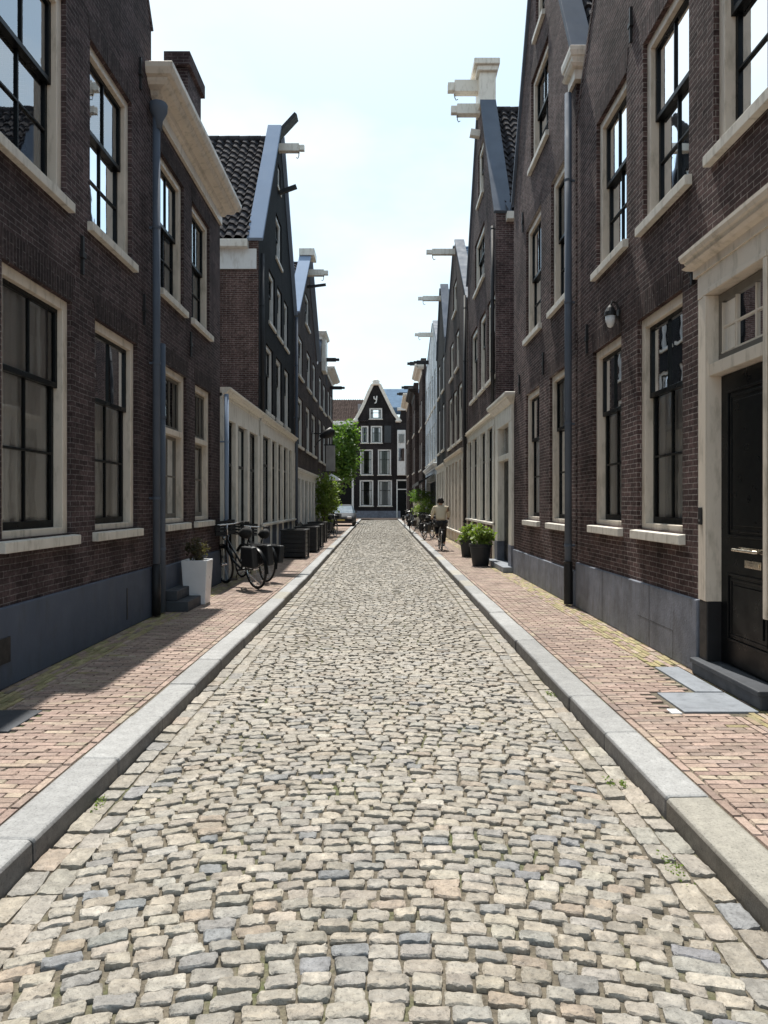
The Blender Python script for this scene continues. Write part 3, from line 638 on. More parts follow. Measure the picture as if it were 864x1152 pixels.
# brown houses further on
Hh, P = house('gable_house', 'L', -3.3, 26.2, 35.1, 8.6, 'sooty brown gable house with black tiles, second gable on the left', BR_DK, None, apex=12.1, bottom=2.95, coping=ZINC_L, cop_w=0.3, cop_over=0.2, wins=[
    W_(27.0, 28.9, 3.85, 5.75, frame=WHITE, style='far2', fw=0.14), W_(30.1, 31.8, 3.85, 5.75, frame=WHITE, style='far2', fw=0.14), W_(32.5, 34.4, 3.85, 5.75, frame=WHITE, style='far2', fw=0.14),
    W_(27.4, 28.9, 6.6, 8.15, frame=WHITE, style='far2', fw=0.13), W_(30.4, 32.0, 6.6, 8.15, frame=WHITE, style='far2', fw=0.13), W_(33.0, 34.4, 6.6, 8.15, frame=WHITE, style='far2', fw=0.13),
    W_(29.8, 31.4, 9.2, 10.5, frame=WHITE, style='far')])
hoist(P, Hh, 30.6, 11.5, 0.9, CREAM2, 0.22); MB().box(P, 30.1, 31.1, 12.1, 12.4, -0.3, 0.35).build('cap_stone', CREAM2, Hh, bevel=0.02)
MB().bar(P(30.6, 10.9, 0), P(30.6, 11.0, 0.8), 0.1, 0.1).build('shutter_bracket', IRON, Hh)
shopfront(P, Hh, [26.5, 27.9, 29.2, 30.6, 32.0, 33.4, 34.8], 0.5, 2.55, 2.94, WHITE, pw=0.34, over=0.12)
Hh, P = house('gable_house', 'L', -3.3, 35.2, 41.0, 8.4, 'brown house with pale corner strip and white top block, near the street lamp', BR_DK, None, apex=10.3, bottom=0.0, coping=ZINC, plinth=True, ph=0.6, wins=[
    W_(36.0, 37.6, 3.8, 5.9, frame=WHITE, style='far', fw=0.16), W_(38.6, 40.2, 3.8, 5.9, frame=WHITE, style='far', fw=0.16), W_(36.2, 37.6, 6.6, 8.1, frame=WHITE, style='far', fw=0.16), W_(38.6, 40.2, 6.6, 8.1, frame=WHITE, style='far', fw=0.16),
    W_(36.0, 37.6, 0.9, 2.9, frame=WHITE, style='far', fw=0.16), W_(38.6, 40.2, 0.9, 2.9, frame=WHITE, style='far', fw=0.16)])
MB().box(P, 37.6, 38.7, 8.6, 10.3, -0.28, 0.22).build('neck_block', CREAM2, Hh, bevel=0.02); cornice(P, Hh, 37.3, 39.0, 10.2, 10.6, 0.3, CREAM2); hoist(P, Hh, 38.2, 9.3, 0.9, IRON, 0.16, hook=False)
Hh, P = house('brick_house', 'L', -3.3, 41.1, 45.8, 9.2, 'last brown house of the left row, with flat cornice beside the car', BR_DK, None, plinth=True, ph=0.6, wins=[
    W_(41.8, 43.2, 4.0, 6.0, frame=WHITE, style='far', fw=0.16), W_(43.9, 45.2, 4.0, 6.0, frame=WHITE, style='far', fw=0.16), W_(41.8, 43.2, 6.8, 8.3, frame=WHITE, style='far', fw=0.16), W_(43.9, 45.2, 6.8, 8.3, frame=WHITE, style='far', fw=0.16),
    W_(41.8, 43.2, 1.0, 3.0, frame=WHITE, style='far', fw=0.16), W_(43.9, 45.2, 1.0, 3.0, frame=WHITE, style='far', fw=0.16)])
cornice(P, Hh, 41.3, 45.6, 9.0, 9.5, 0.45, CREAM2); hoist(P, Hh, 43.5, 8.65, 0.9, IRON, 0.16, hook=False)

# ------------------------------------------------------------------ right row
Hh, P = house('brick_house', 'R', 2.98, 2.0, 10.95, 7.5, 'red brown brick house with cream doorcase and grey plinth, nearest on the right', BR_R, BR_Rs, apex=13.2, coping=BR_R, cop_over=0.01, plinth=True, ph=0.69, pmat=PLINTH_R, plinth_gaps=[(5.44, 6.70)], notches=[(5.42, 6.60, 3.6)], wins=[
    W_(3.3, 4.56, 1.3, 3.74, zm=2.84, curt='full'), W_(7.1, 8.36, 1.3, 3.74, zm=2.84, curt='full'), W_(8.93, 10.14, 1.3, 3.74, zm=2.84, curt='full'),
    W_(3.4, 4.6, 4.8, 6.87, zm=5.95, glass=M_glass_sky), W_(5.15, 6.43, 4.78, 6.87, zm=5.95, glass=M_glass_sky), W_(6.95, 8.19, 4.8, 6.87, zm=5.95, glass=M_glass_sky), W_(8.74, 9.97, 4.84, 6.9, zm=5.98, glass=M_glass_sky),
    W_(4.2, 5.4, 8.3, 10.2, zm=9.4, glass=M_glass_sky), W_(6.6, 7.8, 8.3, 10.2, zm=9.4, glass=M_glass_sky)])
anchor(P, Hh, 6.84, 3.85, 0.3); anchor(P, Hh, 8.55, 7.35); anchor(P, Hh, 6.7, 7.2); anchor(P, Hh, 10.4, 4.0)
# doorcase
D = MB()
D.box(P, 6.50, 6.68, 0.70, 3.50, -0.19, 0.030); D.box(P, 5.34, 5.52, 0.70, 3.50, -0.19, 0.030); D.box(P, 5.34, 6.68, 3.502, 3.76, -0.19, 0.035)
D.box(P, 6.50, 6.55, 0.70, 3.5, 0.031, 0.042); D.box(P, 5.47, 5.52, 0.70, 3.5, 0.031, 0.042); D.box(P, 5.47, 6.55, 3.503, 3.55, 0.036, 0.046)
D.box(P, 5.52, 6.50, 2.76, 2.87, -0.18, 0.01)
doorcase = D.build('doorcase', CREAM, Hh, bevel=0.008); cornice(P, doorcase, 5.3, 6.70, 3.72, 3.97, 0.15, CREAM, ret=True)
PD = Pl((2.98-0.075, 0, 0), (0, 1, 0), (-1, 0, 0)); MB().box(P, 6.50, 6.66, 0.15, 0.699, -0.19, 0.028).build('doorcase_base', IRON, doorcase, bevel=0.01)
F = MB(); 
for a0_, a1_, z0_, z1_ in ((5.53, 6.495, 2.875, 2.95), (5.53, 6.495, 3.42, 3.495), (5.53, 5.61, 2.95, 3.42), (6.44, 6.495, 2.95, 3.42)): F.box(PD, a0_, a1_, z0_, z1_, -0.20, -0.15)
fl = F.build('fanlight', GREYW, Hh, bevel=0.005); F2 = MB()
for a in (5.86, 6.19): F2.box(PD, a-0.011, a+0.011, 2.95, 3.42, -0.19, -0.16)
for a in (5.615, 6.425): F2.box(PD, a-0.008, a+0.008, 2.96, 3.41, -0.185, -0.152)
F2.box(PD, 5.61, 6.44, 3.18, 3.2, -0.188, -0.162); F2.box(PD, 5.61, 6.44, 2.951, 2.966, -0.187, -0.151); F2.build('glazing_bar', CREAM, fl)
MB().quad(PD(5.6, 2.94, -0.176), PD(6.46, 2.94, -0.176), PD(6.46, 3.43, -0.176), PD(5.6, 3.43, -0.176)).build('glass', M_glass, fl)
dm = MB(); dm.box(PD, 5.53, 6.495, 0.165, 2.755, -0.22, -0.175)
def panel(m_, a0_, a1_, z0_, z1_):
    for q, (d_, w2) in enumerate(((-0.160, 0.0), (-0.168, 0.045))):
        for b in ((a0_+w2, a1_-w2, z0_+w2, z0_+w2+0.022), (a0_+w2, a1_-w2, z1_-w2-0.022, z1_-w2), (a0_+w2, a0_+w2+0.022, z0_+w2+0.022, z1_-w2-0.022), (a1_-w2-0.022, a1_-w2, z0_+w2+0.022, z1_-w2-0.022)): m_.box(PD, *b, -0.18, d_)
    m_.box(PD, a0_+0.1, a1_-0.1, z0_+0.1, z1_-0.1, -0.18, -0.164)
panel(dm, 5.66, 6.36, 0.38, 0.98); panel(dm, 5.66, 6.36, 1.30, 2.60)
door = dm.build('door', BLK, Hh, bevel=0.004)
hd = MB(); hd.tube([PD(5.74, 1.2, -0.175), PD(5.74, 1.2, -0.10), PD(5.76, 1.2, -0.085), PD(6.10, 1.2, -0.085), PD(6.12, 1.2, -0.10), PD(6.12, 1.2, -0.175)], 0.014, 10); hd.box(PD, 5.70, 6.16, 1.18, 1.222, -0.176, -0.165); hd.build('handle', BRASS, door, bevel=0.003)
ls = MB(); ls.box(PD, 5.80, 6.06, 1.05, 1.115, -0.176, -0.166); ls.box(PD, 5.82, 6.04, 1.062, 1.10, -0.166, -0.158); ls.build('letter_slot', BRASS, door, bevel=0.003)
MB().box(PD, 5.53, 6.495, 0.151, 0.2, -0.24, -0.223).build('threshold', STEP, Hh)
ds = MB(); ds.box(P, 5.47, 6.69, 0.0, 0.150, -0.3, 0.085); ds.box(P, 5.46, 6.695, 0.108, 0.152, -0.1, 0.105); ds.build('doorstep', DSTEP, Hh, bevel=0.01)
bp = MB(); bp.box(P, 6.585, 6.65, 1.40, 1.56, 0.031, 0.046); bl = bp.build('doorbell', IRON, Hh, bevel=0.004); MB().box(P, 6.607, 6.63, 1.43, 1.45, 0.046, 0.052).build('button', CHROME, bl)
HR = Hh
for a in (7.9, 9.6): MB().box(P, a-0.004, a+0.004, 0.01, 0.685, 0.03, 0.0365).build('plinth_joint', IRON, Hh)
pt = MB(); pt.box(P, 7.25, 8.25, 0.30, 0.306, 0.03, 0.0362); pt.box(P, 7.25, 7.256, 0.02, 0.30, 0.03, 0.0362); pt.build('plinth_joint', DSTEP, Hh)
# wall lamp
WL = empty('wall_lamp', tuple(P(9.0, 4.0, 0)), 'black wall lamp with milk glass shade, between upper and lower windows of the right house', 'wall lamp')
lm = MB(); lm.tube([P(9.0, 4.0, 0), P(9.0, 4.0, 0.025)], 0.05, 12); lm.tube([P(9.0, 4.03, 0.0), P(9.0, 4.13, 0.04), P(9.0, 4.15, 0.09), P(9.0, 4.10, 0.115)], 0.014, 8); lm.tube([P(9.0, 3.92, 0.0), P(9.0, 3.98, 0.06)], 0.02, 8); lm.build('bracket', IRON, WL)
lc = tuple(P(9.0, 3.86, 0.115)); lp = MB(); lp.lathe([(0.055, 0.10), (0.075, 0.115), (0.07, 0.16), (0.045, 0.21), (0.015, 0.25)], lc, 16); lp.build('lamp_cap', IRON, WL)
lg = MB(); lg.lathe([(0.008, -0.04), (0.035, -0.025), (0.055, 0.03), (0.064, 0.11)], lc, 16); lg.build('lamp_shade', POTW, WL, smooth=True)
# second house
Hh, P = house('gable_house', 'R', 2.98, 11.05, 16.3, 8.45, 'red brown gable house with steep gable, between the downpipe and cream doorway', BR_R, BR_Rs, apex=12.6, plinth=True, ph=0.55, pmat=PLINTH_R, coping=ZINC, cop_w=0.30, cop_over=0.06, depth=6, wins=[
    W_(11.45, 12.8, 1.26, 3.86, zm=2.9, curt='full'), W_(13.64, 14.95, 1.26, 3.86, zm=2.9, curt='full'),
    W_(11.40, 12.68, 5.02, 7.28, zm=6.2, glass=M_glass_sky), W_(13.50, 14.9, 5.02, 7.28, zm=6.2, glass=M_glass_sky),
    W_(12.9, 14.4, 8.36, 10.1, zm=9.3, curt=None), W_(13.2, 13.95, 10.75, 11.6, style='far', curt=None)])
anchor(P, Hh, 13.25, 4.2); anchor(P, Hh, 15.6, 4.2); anchor(P, Hh, 15.2, 7.6)
cornice(P, Hh, 10.97, 11.28, 8.12, 8.6, 0.14, CREAM, name='gutter_end'); MB().box(P, 10.97, 11.28, 8.15, 8.55, -0.42, -0.102).build('gutter_end', CREAM, Hh, bevel=0.01)
pipe(P, Hh, 11.12, 0.02, 8.0, 0.055, ZINC, 0.10, foot=0.66)
# doorway annex
An = empty('doorway_annex', (2.98, 17.6, 0), 'low cream doorway with dark door and cornice, left of the red brown gable house', 'annex')
D = MB(); D.box(P, 16.35, 16.75, 0.62, 3.5, -0.15, 0.05); D.box(P, 18.35, 18.75, 0.62, 3.5, -0.15, 0.05); D.box(P, 16.35, 18.75, 3.502, 3.85, -0.15, 0.06); D.box(P, 16.75, 18.35, 2.66, 2.8, -0.14, 0.03)
dc = D.build('doorcase', CREAM2, An, bevel=0.01); cornice(P, dc, 16.38, 18.8, 3.78, 4.14, 0.24, CREAM2)
MB().box(P, 16.35, 16.75, 0, 0.618, -0.15, 0.06).build('plinth', PLINTH_R, An); MB().box(P, 18.35, 18.75, 0, 0.618, -0.15, 0.06).build('plinth', PLINTH_R, An)
d2 = MB(); d2.box(P, 16.76, 18.34, 0.14, 2.65, -0.16, -0.12)
for a0_ in (16.86, 17.62):
    for z0_, z1_ in ((0.3, 1.1), (1.3, 2.5)): d2.box(P, a0_, a0_+0.62, z0_, z1_, -0.12, -0.105)
d2.build('door', BLK, An, bevel=0.006); MB().box(P, 16.76, 18.34, 2.81, 3.49, -0.11, -0.10).build('glass', M_glass, dc); MB().box(P, 16.3, 18.8, 0, 0.13, -0.16, 0.25).build('doorstep', STEP, An, bevel=0.01)
MB().box(P, 16.32, 18.85, 3.6, 3.75, -6, -0.16).build('roof', ZINC, An); MB().box(P, 16.32, 18.85, 0, 3.6, -6.1, -6).build('wall', BR_R, An)
# third: brown gable with white block
Hh, P = house('gable_house', 'R', 2.98, 18.9, 25.3, 9.3, 'tall brown gable house with white top block and two cream hoist beams', BR_R, None, apex=14.0, bottom=4.1, coping=ZINC, cop_w=0.42, cop_over=0.06, depth=5, wins=[
    W_(19.1, 20.5, 5.05, 7.3, frame=CREAM2, style='far2', fw=0.14), W_(20.9, 22.2, 5.05, 7.3, frame=CREAM2, style='far2', fw=0.14, curt='full'), W_(22.7, 24.3, 5.05, 7.3, frame=CREAM2, style='far2', fw=0.14),
    W_(21.1, 23.3, 8.4, 10.0, frame=CREAM2, style='far2', fw=0.13), W_(21.3, 22.5, 11.0, 12.6, frame=CREAM2, style='far', fw=0.13)])
tb = MB(); tb.box(P, 21.6, 22.6, 13.75, 14.7, -0.42, 0.07); tb.build('top_block', CREAM2, Hh, bevel=0.02); MB().box(P, 21.5, 22.7, 14.701, 14.85, -0.47, 0.16).box(P, 21.42, 22.78, 14.851, 15.03, -0.52, 0.26).build('cap_stone', CREAM2, Hh, bevel=0.02)
hoist(P, Hh, 22.1, 14.5, 1.0, CREAM2, 0.3); hoist(P, Hh, 22.1, 13.8, 0.9, CREAM2, 0.26); MB().bar(P(22.1, 13.05, 0), P(22.1, 13.1, 0.3), 0.2, 0.2).build('shutter_bracket', CREAM2, Hh)
shopfront(P, Hh, [19.15, 20.5, 21.9, 22.4, 23.8, 25.1], 1.08, 3.7, 4.08, CREAM2, pw=0.2, over=0.1, base=BR_R)
pipe(P, Hh, 25.35, 0.02, 9.0, 0.055, IRON, 0.1)
pipe(P, Hh, 19.0, 4.2, 9.0, 0.05, IRON, 0.08)
Hh, P = house('gable_house', 'R', 2.98, 25.5, 34.4, 8.9, 'brown gable house with long single hoist beam, third gable on the right', BR_DK, None, apex=12.5, bottom=3.7, coping=ZINC, cop_w=0.35, cop_over=0.05, roof=SLATE, wins=[
    W_(27.2, 28.6, 4.1, 6.3, frame=CREAM2, style='far2', fw=0.15), W_(29.2, 30.6, 4.1, 6.3, frame=CREAM2, style='far2', fw=0.15), W_(31.2, 32.8, 4.1, 6.3, frame=CREAM2, style='far2', fw=0.15),
    W_(28.3, 29.6, 7.1, 8.6, frame=CREAM2, style='far', fw=0.14), W_(30.6, 32.0, 7.1, 8.6, frame=CREAM2, style='far', fw=0.14), W_(29.2, 30.6, 9.6, 10.9, frame=CREAM2, style='far')])
hoist(P, Hh, 29.9, 12.15, 1.2, CREAM2, 0.2); 
shopfront(P, Hh, [26.8, 28.2, 29.6, 31.0, 32.4, 33.9], 0.5, 3.3, 3.68, CREAM, pw=0.5, over=0.12)
Hh, P = house('gable_house', 'R', 2.98, 34.5, 40.0, 9.6, 'narrow black gable house with pale windows, before the pale blue house', BR_BLK, None, apex=12.9, bottom=3.6, coping=ZINC, cop_w=0.35, cop_over=0.06, roof=SLATE, wins=[
    W_(35.2, 36.6, 4.3, 6.6, frame=WHITE, style='far', fw=0.14), W_(37.8, 39.2, 4.3, 6.6, frame=WHITE, style='far', fw=0.14), W_(35.2, 36.6, 7.3, 9.0, frame=WHITE, style='far', fw=0.14), W_(37.8, 39.2, 7.3, 9.0, frame=WHITE, style='far', fw=0.14)])
hoist(P, Hh, 37.2, 12.3, 1.2, CREAM2, 0.2); shopfront(P, Hh, [34.8, 36.4, 38.0, 39.7], 0.6, 3.2, 3.58, CREAM2, pw=0.4, over=0.12)
Hh, P = house('gable_house', 'R', 2.98, 40.1, 51.0, 10.6, 'pale blue painted house with rows of white windows above a black awning', BR_WH, None, apex=12.6, apex_y=43.5, bottom=0.0, coping=ZINC, notches=[(41, 50.2, 3.0)], wins=[
    W_(a, a+1.3, z, z+2.1, frame=WHITE, style='far', fw=0.16, curt=None) for z in (4.2, 7.3) for a in (41.0, 43.0, 45.2, 47.2, 49.2)])
hoist(P, Hh, 43.5, 11.9, 1.1, CREAM2, 0.2); hoist(P, Hh, 47.5, 11.0, 1.0, IRON, 0.2); cornice(P, Hh, 40.4, 50.8, 3.6, 3.9, 0.2, WHITE)
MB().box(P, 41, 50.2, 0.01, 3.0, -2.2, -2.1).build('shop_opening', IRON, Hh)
aw = MB(); aw.add([P(41, 3.35, 0.03), P(50.2, 3.35, 0.03), P(50.2, 2.85, 1.0), P(41, 2.85, 1.0), P(50.2, 2.65, 1.0), P(41, 2.65, 1.0)], [(0, 1, 2, 3), (3, 2, 4, 5)]); aw.add([P(41, 3.33, 0.05), P(41, 2.83, 1.0), P(41, 2.65, 1.0)], [(0, 1, 2)])
awn = aw.build('awning', IRON, Hh)
for i, (a, b, h, xw) in enumerate(((51.1, 56.0, 11.2, 2.75), (56.1, 62, 10.3, 2.45), (62.1, 69.5, 10.8, 2.2))):
    Hh, P = house('brick_house', 'R', xw, a, b, h, ['dark brick house with flat white cornice, next after the pale blue house', 'dark brick house with stepped cornice, second last of the right row', 'dark corner house at the far end of the right row'][i], BR_DK, None, plinth=True, ph=0.6, wins=[
        W_(a+q, a+q+1.4, z, z+2.0, frame=WHITE, style='far', fw=0.16, curt=None) for z in (1.0, 4.1, 7.2) for q in (0.8, 3.0)])
    cornice(P, Hh, a+0.2, b-0.2, h-0.3, h+0.35, 0.55, CREAM2 if i != 1 else IRON); hoist(P, Hh, (a+b)/2, h+0.9, 1.0, IRON, 0.22, hook=False); MB().box(P, (a+b)/2-0.6, (a+b)/2+0.6, h+0.3, h+1.2, -0.4, 0.0).build('dormer', BR_DK, Hh)

# ------------------------------------------------------------------ houses closing the street
YE = 78.0; P = Pl((0, YE, 0), (1, 0, 0), (0, -1, 0))
def endhouse(label, x0, x1, eave, wins, brick=BR_END, outl=None, notches=()):
    H = empty('gable_house' if outl else 'brick_house', ((x0+x1)/2, YE, 0), label, 'house')
    facade_mesh(P, outl or [(x0, 0), (x1, 0), (x1, eave), (x0, eave)], [(w_['a'][0], w_['a'][1], w_['z'][0], w_['z'][1]) for w_ in wins], notches).build('facade', brick, H)
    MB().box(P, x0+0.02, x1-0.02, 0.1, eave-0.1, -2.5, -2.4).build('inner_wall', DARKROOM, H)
    b = MB(); b.box(P, x0+0.001, x0+0.12, 0, eave-0.01, -9, -0.01); b.box(P, x1-0.12, x1-0.001, 0, eave-0.01, -9, -0.01); b.box(P, x0, x1, 0, eave-0.01, -9.1, -9.0); b.build('side_wall', brick, H)
    for w_ in wins:
        kw = {k: v for k, v in w_.items() if k not in ('a', 'z')}; window(P, H, *w_['a'], *w_['z'], **dict(dict(frame=WHITE, style='far2', fw=0.16, sillw=0.08), **kw))
    return H
s = 0.1  # about 0.0975 m per photograph pixel at this distance
gx = lambda px: (px-432)*YE/800; gz = lambda py: 1.6+(566-py)*YE/800
outl = [(gx(397), 0), (gx(451), 0), (gx(451), 10.5), (gx(443.5), 11.35), (gx(438.5), 12.3), (gx(431), 13.8), (gx(427), 14.6), (gx(419), 14.6), (gx(415), 13.8), (gx(408.5), 12.3), (gx(403.5), 11.35), (gx(397), 10.3)]
wn = [W_(gx(404.5), gx(420), gz(569), gz(540)), W_(gx(425), gx(441), gz(569), gz(540)), W_(gx(405), gx(419.5), gz(534), gz(505.5)), W_(gx(425), gx(440), gz(534), gz(505.5)),
      W_(gx(406), gx(414.5), gz(498), gz(479)), W_(gx(417), gx(430), gz(498), gz(479)), W_(gx(415.5), gx(430), gz(471), gz(459), style='far')]
H = endhouse('black gable house closing the street, white trimmed gable with white wall ornament', gx(397), gx(451), 10.3, wn, outl=outl)
cm = MB()
for side in (1, -1):
    pts = outl[2:7] if side == 1 else outl[7:12]; cm = MB()
    for q, r_ in zip(pts, pts[1:]): cm.bar(P(q[0], q[1], -0.05), P(r_[0], r_[1], -0.05), 0.34, 0.34, up=(0, 1, 0))
    cm.build('gable_coping', CREAM2, H, bevel=0.02)
t = MB(); t.lathe([(0.45, 0), (0.5, 0.15), (0.36, 0.3), (0.42, 0.45), (0.25, 0.65), (0.08, 0.8)], (gx(423), YE+0.05, 14.5), 16); t.build('gable_finial', CREAM2, H, smooth=True)
for px in (400, 448): MB().lathe([(0.3, 0), (0.34, 0.2), (0.2, 0.4), (0.05, 0.55)], (gx(px), YE, 10.45), 12).build('scroll_stone', CREAM2, H, smooth=True)
an = MB(); an.tube([P(gx(420.6), gz(446), 0.05), P(gx(421), gz(448.6), 0.06), P(gx(422.6), gz(449.6), 0.06), P(gx(423.6), gz(447.5), 0.06), P(gx(424), gz(445.5), 0.06)], 0.07, 6); an.tube([P(gx(424), gz(445.5), 0.06), P(gx(423.6), gz(450), 0.06), P(gx(423), gz(453), 0.06), P(gx(421.4), gz(453.8), 0.06)], 0.07, 6); an.build('wall_ornament', WHITE, H)
MB().box(P, gx(432.5), gx(440), gz(498), gz(479), -0.02, 0.06).build('shutter', plain('dark shutter', (0.05, 0.055, 0.06), 0.5), H)
m = MB(); m.box(P, gx(397)+.05, gx(451)-.05, 0, 0.75, -0.01, 0.06); m.build('plinth', PLINTH_R, H)
r = MB(); ap = (gx(423), 14.2)
r.add([P(gx(397), 10.3, -0.3), P(ap[0], 14.2, -0.3), P(ap[0], 14.2, -9), P(gx(397), 10.3, -9), P(gx(451), 10.4, -0.3), P(gx(451), 10.4, -9)], [(0, 1, 2, 3), (1, 4, 5, 2)]); r.build('roof', TILE, H)
# left neighbour
H = endhouse('dark brick house behind the street tree, with brown tiled roof and wide dark door', gx(340), gx(397)-0.02, 10.4, [W_(gx(386), gx(395.5), gz(534), gz(508)), W_(gx(370), gx(382), gz(534), gz(505)), W_(gx(350), gx(362), gz(534), gz(505))])
pantiles('roof', REDTILE, H, gx(340), gx(414), YE-0.2, 10.5, YE+4.5, 13.6, fine=False); MB().box(P, gx(340), gx(398), 10.15, 10.55, -0.05, 0.35).build('cornice', WHITE, H, bevel=0.03)
D = MB(); D.box(P, gx(378), gx(380), 0, gz(540), 0, 0.1); D.box(P, gx(398)-0.22, gx(398), 0, gz(540), 0, 0.1); D.box(P, gx(378), gx(398), gz(540), gz(538), 0, 0.11); dr = D.build('doorcase', WHITE, H)
MB().box(P, gx(380), gx(398)-0.22, 0, gz(540), 0.002, 0.04).build('door', BLK, H)
MB().box(P, gx(402), gx(406), 11.6, 12.7, -2.2, -1.6).build('roof_window', plain('grey frame', (0.3, 0.3, 0.32), 0.5), H)
# right neighbour
H = endhouse('tall dark house with blue grey slate roof, right of the black gable house', gx(451)+0.02, gx(478), 12.0, [W_(gx(457), gx(468), gz(534), gz(505))])
sl_ = MB(); sl_.add([(gx(430), YE+1.5, 12.3), (gx(478), YE+1.5, 12.3), (gx(478), YE+5.5, 15.0), (gx(430), YE+5.5, 15.0)], [(0, 1, 2, 3)]); sl_.add([(gx(430), YE+1.5, 12.3), (gx(478), YE+1.5, 12.3), (gx(478), YE+1.5, 11.5), (gx(430), YE+1.5, 11.5)], [(0, 1, 2, 3)]); sl_.build('roof', SLATE, H)
MB().box(P, gx(447), gx(478), 11.75, 12.05, -0.4, 0.3).build('cornice', WHITE, H, bevel=0.03)
b = MB(); b.box(P, gx(446.8), gx(456), gz(535), gz(484.5), 0.02, 0.75); bay = b.build('bay_window', WHITE, H, bevel=0.03)
for z0_, z1_ in ((519, 505), (499, 489)): MB().box(P, gx(448.3), gx(454.6), gz(z0_), gz(z1_), 0.72, 0.77).build('pane', M_glass_sky if z0_ > 500 else M_glass, bay)
D = MB(); D.box(P, gx(446), gx(447.2), 0, gz(541), 0.0, 0.12); D.box(P, gx(457.2), gx(458.5), 0, gz(541), 0, 0.12); D.box(P, gx(446), gx(458.5), gz(541), gz(539.5), 0, 0.13); D.box(P, gx(447.2), gx(457.2), gz(551), gz(550), 0, 0.12); D.build('doorcase', WHITE, H)
MB().box(P, gx(447.2), gx(457.2), 0, gz(541), 0.002, 0.05).build('door', BLK, H)
# ------------------------------------------------------------------ plants, pots, street furniture
def leaves(m, c, rx, ry, rz, n, size, seed, fill=0.35, droop=0.0, clumps=None):
    r = random.Random(seed); cl = []
    for _ in range(clumps or 26):
        while True:
            p = Vector((r.uniform(-1, 1), r.uniform(-1, 1), r.uniform(-1, 1)))
            if fill < p.length < 1: break
        cl.append((Vector((p.x*rx, p.y*ry, p.z*rz)), r.uniform(0.16, 0.34)))
    for _ in range(n):
        q, s_ = cl[r.randrange(len(cl))]
        p = Vector(c)+q+Vector((r.gauss(0, s_*rx), r.gauss(0, s_*ry), r.gauss(0, s_*rz*0.8)))*0.75
        d = Vector((r.gauss(0, 1), r.gauss(0, 1), r.gauss(0, 0.6)-droop)).normalized(); s2 = d.orthogonal().normalized(); s2 = (Matrix.Rotation(r.random()*6.28, 3, d) @ s2)
        L = size*r.uniform(0.6, 1.3); wd = L*0.32
        m.add([p, p+d*L*0.5+s2*wd, p+d*L, p+d*L*0.5-s2*wd], [(0, 1, 2, 3)])
    return m
def tree(name, loc, h, rx, ry, z0, n, size, label, cat, mat, seed):
    T = empty(name, loc, label, cat); x, y, z = loc; r = random.Random(seed)
    k = MB(); top = (x+r.uniform(-.2, .2), y, z+h*0.72); k.tube([(x, y, z), (x+0.05, y, z+z0*0.6), (x-0.04, y, z+z0), top], [h*0.018, h*0.015, h*0.012, h*0.004], 8)
    for i in range(9):
        an = i*2.4; zz = z+z0+(h*0.72-z0)*i/9; k.tube([(x, y, zz), (x+math.cos(an)*rx*0.4, y+math.sin(an)*ry*0.4, zz+0.5), (x+math.cos(an)*rx*0.8, y+math.sin(an)*ry*0.8, zz+0.9)], [h*0.007, h*0.004, h*0.0015], 6)
    k.build('trunk', BARK, T, smooth=True)
    leaves(MB(), (x, y, z+(z0+h)/2), rx, ry, (h-z0)/2, n, size, seed, clumps=60).build('crown', mat, T); return T
tree('street_tree', (-4.15, 62, 0), 9.2, 1.65, 1.7, 2.9, 5200, 0.32, 'leafy green street tree standing before the black gable house', 'tree', M_leaf, 3)
tree('small_tree', (-2.9, 34.6, 0), 3.0, 0.62, 0.7, 0.5, 2200, 0.15, 'slim light green bamboo-like bush at the end of the left terrace', 'bush', M_leaf2, 5)
# white planter
WP = empty('planter', (-2.98, 11.35, 0), 'tall square white planter with a dry dark shrub, by the left wall', 'planter')
pv = [(-2.98+sx*r_, 11.35+sy*r_, z_) for r_, z_ in ((0.165, 0), (0.205, 0.70), (0.18, 0.70), (0.165, 0.6)) for sx, sy in ((-1, -1), (1, -1), (1, 1), (-1, 1))]
MB().add(pv, [(3, 2, 1, 0), (12, 13, 14, 15)]+[(4*i+q, 4*i+(q+1) % 4, 4*i+4+(q+1) % 4, 4*i+4+q) for i in range(3) for q in range(4)]).build('pot', POTW, WP, bevel=0.022)
MB().lathe([(0.19, 0.60), (0.19, 0.63)], (-2.98, 11.35, 0), 16).build('soil', M_soil, WP)
k = MB(); r = random.Random(2)
for i in range(14):
    an = r.random()*6.28; q = r.uniform(0.05, 0.16); k.tube([(-2.98, 11.35, 0.62), (-2.98+math.cos(an)*q*0.5, 11.35+math.sin(an)*q*0.5, 0.62+r.uniform(0.15, 0.25)), (-2.98+math.cos(an)*q, 11.35+math.sin(an)*q, 0.62+r.uniform(0.3, 0.5))], [0.008, 0.006, 0.002], 5)
k.build('stem', BARK, WP); leaves(MB(), (-2.98, 11.35, 0.85), 0.17, 0.17, 0.22, 520, 0.055, 9, fill=0.1).build('foliage', M_leafdry, WP)
